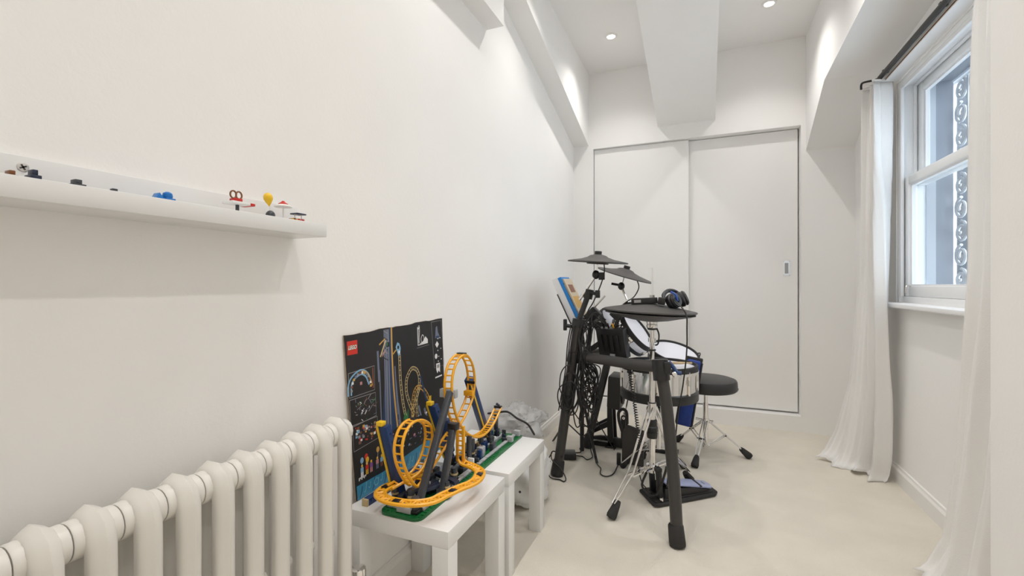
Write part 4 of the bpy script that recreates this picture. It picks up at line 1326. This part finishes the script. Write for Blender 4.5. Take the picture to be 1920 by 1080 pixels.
# pedal of the stand
P0, P1, P2 = V(-.311, 2.485, 0), V(-.212, 2.322, 0), V(.094, 2.582, 0)
P3 = P0 + (P2 - P1) * 1.0
pl = (P2 - P1).normalized()
pw = (P0 - P1).normalized()
def pq(l, w_, z):
    return P1 + pl * l + pw * w_ + V(0, 0, z)
tip = (P2 - P1).length
MB().prism([pq(0, .01, .004), pq(.03, 0, .004), pq(tip - .03, .012, .004), pq(tip, .035, .004), pq(tip, .135, .004), pq(tip - .03, .16, .004), pq(.03, .19, .004), pq(0, .18, .004)], (0, 0, .014)).build('pedal_base', 'black_rubber', hh, bevel=.004)
MB().prism([pq(.015, .02, .018), pq(tip - .03, .032, .018), pq(tip - .02, .13, .018), pq(.015, .17, .018)], (0, 0, .006)).build('pedal_plate', 'black_metal', hh, bevel=.002)
# sloped footboard: heel at the tip, toe raised at the towers
fb = [pq(.10, .055, .088), pq(.10, .125, .088), pq(.26, .130, .062), pq(tip - .03, .125, .040), pq(tip - .015, .085, .037), pq(tip - .03, .045, .040), pq(.26, .045, .062)]
MB().add(fb + [p - V(0, 0, .010) for p in fb], [tuple(range(7)), tuple(reversed(range(7, 14)))] + [(i, i + 7, (i + 1) % 7 + 7, (i + 1) % 7) for i in range(7)]).build('footboard', 'pedal_blue_grey', hh, bevel=.002)
MB().bar(pq(tip - .10, .040, .053), pq(tip - .10, .13, .053), .010, .006).build('heel_hinge', 'black_metal', hh)
for w_ in (.035, .145):
    sdp = MB().prism([pq(.08, w_, .022), pq(tip - .06, w_, .022), pq(tip - .06, w_, .034), pq(.24, w_, .054), pq(.08, w_, .070)], pw * .006)
    sdp.build('side_rail', 'black_metal', hh)
for w_ in (.045, .125):
    MB().bar(pq(.055, w_, .020), V(pq(.045, w_, 0).x, pq(.045, w_, 0).y, .165), .030, .014, pl).build('tower', 'black_metal', hh, bevel=.003)
MB().bar(pq(.045, .035, .168), pq(.045, .135, .168), .032, .020, pl).build('tower_bridge', 'black_metal', hh, bevel=.003)
MB().cyl(pq(.055, .085, .165), pq(.085, .085, .080), .006, n=8).build('chain', 'chrome', hh)
MB().box((pq(.05, .02, 0).x - .008, pq(.05, .02, 0).y - .008, .024), (pq(.05, .02, 0).x + .008, pq(.05, .02, 0).y + .008, .040)).build('height_screw', 'chrome', hh, bevel=.002)
m = MB()
for k in range(6):
    m.add([pq(tip - .062 + .006 * 0, .070 + .006 * k, .0478), pq(tip - .056, .070 + .006 * k, .0472), pq(tip - .056, .074 + .006 * k, .0472), pq(tip - .062, .074 + .006 * k, .0478)], [(0, 1, 2, 3)])
m.build('printed_mark', 'black_metal', hh, smooth=False)

# things resting on the hi-hat
t = thing('small_black_device', (-.275, 2.40, 1.0), 'flat black boxy device resting on the hi-hat cymbal', 'device')
R_ = Matrix.Rotation(-.06, 3, 'Y') @ Matrix.Rotation(.12, 3, 'Z')
MB().box((-.332, 2.355, 1.001), (-.205, 2.405, 1.031), rot=R_).build('case', 'black_plastic', t, bevel=.003)
MB().box((-.318, 2.3535, 1.009), (-.285, 2.3555, 1.023), rot=R_, piv=(-.2685, 2.38, 1.016)).build('printed_mark', 'grey_line', t)
hp_ = thing('headphones', (-.125, 2.40, .985), 'black headphones with a dangling cable lying on the hi-hat', 'headphones')
hb = smooth_path([(-.170, 2.355, 1.022), (-.175, 2.37, 1.045), (-.165, 2.39, 1.062), (-.150, 2.43, 1.068), (-.125, 2.455, 1.063), (-.105, 2.46, 1.045)], 5)
MB().tube(hb, .010, 8).build('headband', 'black_plastic', hp_)
MB().box((-.200, 2.335, 1.000), (-.165, 2.375, 1.035), rot=Matrix.Rotation(.15, 3, 'Y')).build('slider', 'black_plastic', hp_, bevel=.005)
for (c_, n_, nm) in (((-.128, 2.372, 1.018), (.75, -.45, .35), 'ear_cup'), ((-.092, 2.435, 1.026), (.8, .2, .35), 'ear_cup')):
    cup = MB().lathe([(0, -.026), (.030, -.026), (.038, -.016), (.040, 0), (.036, .006), (0, .006)], c_, n_, 24).build(nm, 'black_plastic', hp_)
    MB().lathe([(.016, .006), (.036, .006), (.039, .014), (.034, .022), (.018, .021)], c_, n_, 24, closed=True).build('ear_cushion', 'black_vinyl', cup)
MB().tube(smooth_path([(-.140, 2.345, 1.062), (-.118, 2.332, 1.05), (-.108, 2.335, 1.02)], 4), .006, 6).build('yoke', 'blue_gloss', hp_)
MB().tube(smooth_path([(-.128, 2.345, 1.030), (-.095, 2.235, 1.005), (-.065, 2.20, .962), (-.062, 2.20, .90), (-.064, 2.22, .79), (-.080, 2.25, .64), (-.105, 2.29, .48), (-.118, 2.31, .36), (-.145, 2.34, .22), (-.16, 2.36, .10)], 8), .0032, 6).build('cable', 'cable_black', hp_)

# ------------------------------------------------------------------ sound module
t = thing('drum_sound_module', (-.49, 2.72, .666), 'black drum sound module seen from behind on the rack', 'sound module')
MB().add([(-.588, 2.70, .835), (-.420, 2.66, .838), (-.402, 2.70, .664), (-.570, 2.74, .664), (-.560, 2.755, .845), (-.405, 2.715, .848), (-.385, 2.745, .675), (-.555, 2.785, .675)],
         [(0, 3, 2, 1), (4, 5, 6, 7), (0, 1, 5, 4), (1, 2, 6, 5), (2, 3, 7, 6), (3, 0, 4, 7)]).build('case', 'black_plastic', t, bevel=.004)
for k in range(4):
    MB().bar(V(-.56 + .034 * k, 2.699 - .008 * k, .80), V(-.548 + .034 * k, 2.704 - .008 * k, .70), .018, .006, (1, -.24, 0)).build('heat_rib', 'black_metal', t)
MB().box((-.500, 2.695, .672), (-.470, 2.703, .690), rot=Matrix.Rotation(-.24, 3, 'Z')).build('sticker', 'lego_light_grey', t)
for k in range(4):
    MB().cyl((-.57 + .03 * k, 2.73 - .008 * k, .842), (-.575 + .03 * k, 2.715 - .008 * k, .868), .0055, n=8).build('plug', 'lego_orange' if k == 3 else 'black_plastic', t)
MB().cyl((-.575, 2.745, .74), (-.643, 2.735, .690), .016, n=12).build('mount', 'black_metal', t)

# ------------------------------------------------------------------ kick pad tower and pedal
t = thing('kick_drum_pad', (-.57, 3.15, 0), 'black kick drum pad on a triangular braced floor stand', 'kick pad')
MB().add([(-.588, 3.05, .275), (-.500, 3.05, .262), (-.497, 3.05, .480), (-.578, 3.05, .486), (-.588, 3.25, .275), (-.500, 3.25, .262), (-.497, 3.25, .480), (-.578, 3.25, .486)],
         [(0, 3, 2, 1), (4, 5, 6, 7), (0, 1, 5, 4), (1, 2, 6, 5), (2, 3, 7, 6), (3, 0, 4, 7)]).build('pad_body', 'rack_black', t, bevel=.008)
MB().lathe([(0, 0), (.085, 0), (.085, .012), (0, .016)], (-.498, 3.15, .372), (1, 0, -.05), 28).build('strike_surface', 'black_rubber', t)
for y in (3.08, 3.20):
    MB().prism([(-.590, y, .30), (-.560, y, .30), (-.545, y, .010), (-.585, y, .010), (-.590, y, .14)], (0, .02, 0)).build('upright', 'black_metal', t)
    MB().prism([(-.590, y, .175), (-.590, y, .135), (-.700, y, .075), (-.715, y, .010), (-.735, y, .010), (-.725, y, .095)], (0, .02, 0)).build('brace', 'black_metal', t)
    MB().prism([(-.735, y, .004), (-.735, y, .018), (-.66, y, .034), (-.54, y, .034), (-.54, y, .004)], (0, .02, 0)).build('foot_rail', 'black_metal', t)
MB().box((-.60, 3.06, .004), (-.53, 3.24, .012)).build('base_plate', 'black_metal', t)
t = thing('kick_pedal', (-.46, 3.14, 0), 'black kick drum pedal in front of the kick pad', 'pedal')
MB().box((-.52, 3.10, .004), (-.14, 3.19, .012)).build('base', 'black_metal', t, bevel=.002)
MB().add([(-.47, 3.105, .085), (-.47, 3.185, .085), (-.17, 3.185, .030), (-.17, 3.105, .030), (-.47, 3.105, .075), (-.47, 3.185, .075), (-.17, 3.185, .020), (-.17, 3.105, .020)], [(0, 1, 2, 3), (7, 6, 5, 4), (0, 3, 7, 4), (1, 5, 6, 2), (0, 4, 5, 1), (3, 2, 6, 7)]).build('footboard', 'brushed_steel', t)
for y in (3.085, 3.195):
    MB().box((-.500, y, .004), (-.470, y + .014, .215)).build('tower', 'black_metal', t, bevel=.002)
MB().cyl((-.485, 3.08, .205), (-.485, 3.215, .205), .010, n=12).build('axle', 'chrome', t)
MB().cyl((-.485, 3.147, .205), (-.455, 3.147, .355), .005, n=8).build('beater_rod', 'chrome', t)
MB().ball((-.455, 3.147, .365), (.022, .022, .024)).build('beater', 'black_rubber', t)
MB().box((-.545, 3.06, .014), (-.49, 3.085, .075)).build('hoop_clamp', 'black_plastic', t, bevel=.004)

# dark board standing on edge behind the hi-hat tripod
bd = MB().add([(-.455, 2.838, .004), (-.325, 2.815, .004), (-.325, 2.835, .215), (-.425, 2.855, .235), (-.455, 2.858, .195), (-.452, 2.850, .004), (-.322, 2.827, .004), (-.322, 2.847, .215), (-.422, 2.867, .235), (-.452, 2.870, .195)],
              [(0, 4, 3, 2, 1), (5, 6, 7, 8, 9)] + [(i, (i + 1) % 5, (i + 1) % 5 + 5, i + 5) for i in range(5)])
t = thing('foot_board', (-.39, 2.83, 0), 'dark grey flat board standing upright behind the hi-hat tripod', 'board')
bd.build('board', 'dark_board', t, bevel=.002)
MB().tube(smooth_path([(-.455, 2.86, .19), (-.475, 2.87, .25), (-.478, 2.87, .30), (-.455, 2.87, .325), (-.430, 2.865, .31), (-.425, 2.862, .24)], 5), .010, 8).build('hoop', 'black_metal', t)
MB().lathe([(0, -.008), (.016, -.008), (.016, .008), (0, .008)], (-.447, 2.862, .275), (.2, -1, 0), 14).build('wheel', 'black_plastic', t)
MB().lathe([(.004, -.0085), (.008, -.0085), (.008, -.011), (.004, -.011)], (-.447, 2.862, .275), (-.2, 1, 0), 12, closed=True).build('wheel_pin', 'chrome', t)
MB().box((-.478, 2.790, .004), (-.455, 2.815, .075)).build('end_block', 'black_plastic', t, bevel=.004)

# ------------------------------------------------------------------ blue stick bag hanging behind the snare
t = thing('stick_bag', (-.055, 2.99, .225), 'blue and black stick bag hanging behind the snare beside the stool', 'bag')
R_ = Matrix.Rotation(.15, 3, 'Y')
MB().box((-.112, 2.968, .232), (-.034, 3.002, .640), rot=R_).build('front_pocket', 'blue_fabric', t, bevel=.012, seg=3)
MB().box((-.122, 3.003, .222), (-.024, 3.022, .655), rot=R_).build('back_panel', 'black_vinyl', t, bevel=.006)
for (a, b_) in (((-.119, 2.985, .24), (-.119, 2.985, .63)), ((-.027, 2.985, .24), (-.027, 2.985, .63))):
    c_ = V(-.073, 2.99, .436)
    MB().cyl(R_ @ (V(*a) - c_) + c_, R_ @ (V(*b_) - c_) + c_, .006, n=8).build('piping', 'black_vinyl', t)
MB().tube(smooth_path([(-.02, 3.015, .64), (-.01, 3.03, .675), (-.03, 3.05, .668)], 4), .004, 6).build('strap', 'black_vinyl', t)

# ------------------------------------------------------------------ drum throne
tx, ty = .022, 3.20
t = thing('drum_stool', (tx, ty, 0), 'round black padded drum stool on a chrome tripod', 'stool')
SRR = .187
MB().lathe([(0, .422), (SRR * .95, .422), (SRR, .430), (SRR + .002, .445), (SRR, .478), (SRR * .97, .490), (SRR * .88, .496), (0, .500)], (tx, ty, 0), n=56).build('seat', 'black_vinyl', t, ang=.5)
MB().lathe([(SRR + .0005, .436), (SRR + .0045, .438), (SRR + .0045, .441), (SRR + .0005, .443)], (tx, ty, 0), n=56, closed=True).build('piping', 'black_vinyl', t)
MB().lathe([(.012, .395), (.026, .395), (.045, .412), (.05, .4225), (.012, .4225)], (tx, ty, 0), n=20, closed=True).build('seat_bracket', 'chrome', t)
MB().cyl((tx, ty, .30), (tx, ty, .40), .0125, n=14).build('inner_tube', 'chrome', t)
MB().cyl((tx, ty, .035), (tx, ty, .335), .0165, n=16).build('outer_tube', 'chrome', t)
MB().lathe([(.0165, .205), (.024, .205), (.024, .232), (.0165, .232)], (tx, ty, 0), n=16, closed=True).build('collar', 'chrome', t)
MB().lathe([(.0165, .050), (.022, .050), (.022, .066), (.0165, .066)], (tx, ty, 0), n=16, closed=True).build('lower_collar', 'chrome', t)
MB().cyl((tx - .06, ty, .225), (tx + .045, ty, .215), .007, n=8).build('wing_bolt', 'chrome', t)
for fp in (V(-.041, 2.930, .010), V(.282, 3.225, .010), V(-.165, 3.385, .010)):
    C0 = V(tx, ty, 0)
    dr = fp - V(0, 0, .010) - C0
    sd = dr.cross(V(0, 0, 1)).normalized()
    for s_x in (-1, 1):
        o1 = sd * .013 * s_x
        kn = C0 + dr * .45 + V(0, 0, .135)
        MB().tube([C0 + V(0, 0, .222) + dr * .05 + o1, kn + o1, fp - dr.normalized() * .03 + o1 * .5 + V(0, 0, .028)], .0048, 8).build('leg', 'chrome', t)
        MB().cyl(C0 + V(0, 0, .058) + dr * .05 + o1, kn + o1, .0042, n=8).build('brace', 'chrome', t)
    MB().cyl(kn + sd * .02, kn - sd * .02, .005, n=8).build('rivet', 'black_metal', t)
    dd = (fp - kn).normalized()
    MB().tube([fp - dd * .075, fp - dd * .062, fp - dd * .012, fp], [.012, .016, .023, .020], 14).build('rubber_foot', 'black_rubber', t)

# ------------------------------------------------------------------ music stand with books
mx, my = -.725, 2.93
t = thing('music_stand', (mx, my, 0), 'thin black tripod music stand behind the drum rack', 'music stand')
MB().cyl((mx, my, .01), (mx, my, .62), .014, n=12).build('lower_tube', 'black_metal', t)
MB().cyl((mx, my, .60), (mx - .02, my, .90), .009, n=10).build('upper_tube', 'black_metal', t)
MB().cyl((mx, my, .36), (mx, my, .40), .022, n=12).build('hub', 'black_plastic', t)
for fp in (V(-.957, 3.037, .008), V(-.590, 2.760, .008), V(-.535, 3.035, .008)):
    MB().bar(V(mx, my, .37), fp, .016, .006).build('leg', 'black_metal', t)
    MB().bar(V(mx, my, .10), V(mx, my, .37).lerp(fp, .55), .010, .004).build('brace', 'black_metal', t)
# desk: faces the stool, top leaning towards the left wall
up_ = (V(-.868, 0, 1.125) - V(-.745, 0, .868))
ul = up_.length
up_ = up_.normalized()
nd = V(-up_.z, 0, up_.x) * -1
if nd.x < 0:
    nd = -nd
def dq(y, s_, off):
    p = V(-.752, y, .858) + up_ * s_ + nd * off
    return p
def slab(y0, y1, s0, s1, o0, o1):
    return MB().add([dq(y0, s0, o0), dq(y1, s0, o0), dq(y1, s1, o0), dq(y0, s1, o0), dq(y0, s0, o1), dq(y1, s0, o1), dq(y1, s1, o1), dq(y0, s1, o1)],
                    [(0, 3, 2, 1), (4, 5, 6, 7), (0, 1, 5, 4), (1, 2, 6, 5), (2, 3, 7, 6), (3, 0, 4, 7)])
slab(2.76, 3.10, 0, .20, -.008, -.004).build('desk', 'black_metal', t)
slab(2.76, 3.10, -.004, 0, -.008, .075).build('desk_ledge', 'black_metal', t)
pm('book_white', (.80, .80, .82)); pm('book_blue', (.015, .22, .62)); pm('book_beige', (.60, .50, .36)); pm('paper', (.84, .82, .77))
def book(y0, y1, s1, o0, o1, cover, label, extra):
    b_ = dq(y0, .001, o0)
    k = thing('music_book', b_, label, 'book', 'books on the music stand')
    slab(y0 + .003, y1 - .003, .001, s1 - .003, o0 + .0015, o1 - .0015).build('pages', 'print_paper', k, smooth=False)
    slab(y0, y1, .0005, s1, o0, o0 + .0014).build('back_cover', cover, k, smooth=False)
    slab(y0, y1, .0005, s1, o1 - .0014, o1).build('front_cover', cover, k, smooth=False)
    slab(y0, y0 + .0015, .0005, s1, o0 + .0014, o1 - .0014).build('spine', cover, k, smooth=False)
    for (a0, a1, b0_, b1_, mm) in extra:
        slab(y0 + (y1 - y0) * a0, y0 + (y1 - y0) * a1, s1 * b0_, s1 * b1_, o1, o1 + .0004).build('cover_print', mm, k, smooth=False)
book(2.770, 2.97, .298, -.003, .036, 'print_book_white', 'white covered music book at the back of the music stand', [(.2, .8, .6, .7, 'print_grey')])
book(2.775, 2.97, .292, .037, .058, 'print_book_blue', 'bright blue music book between the white and beige ones', [(.0, 1, .50, .82, 'print_white'), (.0, .25, .3, .85, 'print_black')])
book(2.785, 2.97, .275, .059, .068, 'print_book_beige', 'beige and orange music book at the front of the music stand', [(.1, .9, .25, .55, 'print_orange'), (.2, .8, .65, .85, 'print_brown')])

# ------------------------------------------------------------------ cables
def cable(pts, label, r=.0034, n=6, nm='audio_cable', group='cables hanging on the drum rack'):
    c = smooth_path(pts, n)
    base = min(c, key=lambda p: p.z)
    return solo(MB().tube(c, r, 6), nm, 'cable_black', base, label, 'cable', group)
pc = random.Random(12)
LAB = 'thin black audio cable looping down the drum rack posts'
for k in range(16):
    def j(s_):
        return pc.uniform(-s_, s_)
    p0 = V(-.575 + j(.05), 2.70 + j(.05), .86 + j(.03))
    pts = [p0, p0 + V(-.04 + j(.02), -.05 + j(.03), .02 + j(.03)), V(-.625 + j(.04), 2.57 + j(.05), .78 + j(.05)), V(-.620 + j(.05), 2.53 + j(.05), .64 + j(.06))]
    zz = pts[-1].z
    drop = pc.uniform(.10, .42)
    pts += [V(-.625 + j(.05), 2.52 + j(.05), zz - drop * .6), V(-.605 + j(.06), 2.54 + j(.05), zz - drop), V(-.565 + j(.05), 2.53 + j(.05), zz - drop * .85), V(-.570 + j(.04), 2.58 + j(.05), zz - drop * .3), V(-.645 + j(.03), 2.60 + j(.04), .66 + j(.04))]
    cable(pts, LAB)
for k in range(5):       # coils hanging round the left post
    cz_, rr = pc.uniform(.40, .56), pc.uniform(.07, .12)
    cx_, cy_ = -.690 + pc.uniform(-.02, .03), 2.515 + pc.uniform(-.02, .02)
    tl = pc.uniform(-.6, .6)
    pts = []
    for i in range(11):
        a = 2 * PI * i / 10 + pc.uniform(-.1, .1)
        pts.append(V(cx_ + .042 * math.cos(a) * math.cos(tl) * 1.15, cy_ + .045 * math.cos(a) * math.sin(tl) - .03, cz_ + rr * math.sin(a)))
    cable(pts, 'black audio cable coiled in hanging loops round the left rack post')
for k in range(7):       # runs taped along the post
    a = k * .9
    o1 = V(.034 * math.cos(a), .034 * math.sin(a), 0)
    pts = [lp0.lerp(lp1, f_) + o1 * pc.uniform(1.0, 1.3) for f_ in (.98, .85, .70, .55, .42)]
    cable(pts, 'black audio cable running close along the left rack post')
for k in range(6):       # slack spans between the posts
    a = V(-.66 + pc.uniform(-.02, .02), 2.54, pc.uniform(.42, .62))
    b_ = V(-.64 + pc.uniform(-.03, .06), 3.03, pc.uniform(.28, .52))
    mid = a.lerp(b_, .5) - V(0, 0, pc.uniform(.06, .18))
    cable([a, a.lerp(mid, .5) - V(0, 0, .03), mid, mid.lerp(b_, .5) - V(0, 0, .02), b_], 'thin black audio cable slung between the rack posts')
cable([(-.79, 2.49, .14), (-.81, 2.47, .09), (-.80, 2.46, .02), (-.775, 2.45, .008), (-.735, 2.455, .006), (-.705, 2.44, .006), (-.700, 2.455, .02), (-.735, 2.475, .06), (-.79, 2.485, .10), (-.80, 2.53, .13), (-.745, 2.54, .115), (-.735, 2.49, .12)], 'black cable knotted round the foot of the left post', group=None)
cable([(-.60, 2.77, .05), (-.590, 2.76, .006), (-.555, 2.70, .006), (-.540, 2.62, .006), (-.500, 2.60, .006), (-.470, 2.66, .006), (-.467, 2.80, .012)], 'black cable trailing across the carpet to the upright board', group=None)
cable([(-.74, 2.80, .02), (-.70, 2.84, .006), (-.66, 2.80, .006), (-.64, 2.86, .006), (-.67, 2.95, .008), (-.70, 3.0, .05)], 'black cable curled on the carpet by the adapter', group=None)
# coiled hi-hat cable
pts = []
for i in range(330):
    k = i / 329
    z = .66 - k * .44
    x = -.338 + .045 * k + .012 * math.sin(2.5 * k)
    a = i * 2 * PI / 9.5
    pts.append(V(x + .0075 * math.cos(a), 2.35 + .0075 * math.sin(a), z))
tail = [p for p in smooth_path([pts[-1], V(-.290, 2.35, .16), V(-.275, 2.36, .10), V(-.245, 2.375, .065), V(-.226, 2.385, .05)], 5)]
head = [p for p in smooth_path([V(-.42, 2.45, .70), V(-.37, 2.38, .69), pts[0]], 5)]
solo(MB().tube(head[:-1] + pts + tail[1:], .0028, 5), 'coiled_cable', 'cable_black', tail[-1], 'black spiral cable hanging beside the hi-hat column', 'cable')
cable([(-.255, 2.36, .16), (-.275, 2.34, .10), (-.245, 2.35, .055), (-.21, 2.37, .05), (-.19, 2.37, .09), (-.17, 2.36, .16), (-.16, 2.37, .20)], 'thick black cable looped at the hi-hat pedal towers', r=.006, group=None)
# power adapter
t = thing('power_adapter', (-.775, 2.80, 0), 'black power adapter on the carpet behind the left post', 'adapter')
MB().box((-.815, 2.755, .003), (-.735, 2.845, .040), rot=Matrix.Rotation(.35, 3, 'Z')).build('body', 'black_plastic', t, bevel=.005)
MB().tube(smooth_path([(-.755, 2.83, .025), (-.72, 2.87, .02), (-.735, 2.91, .03)], 4), .004, 6).build('lead', 'cable_black', t)
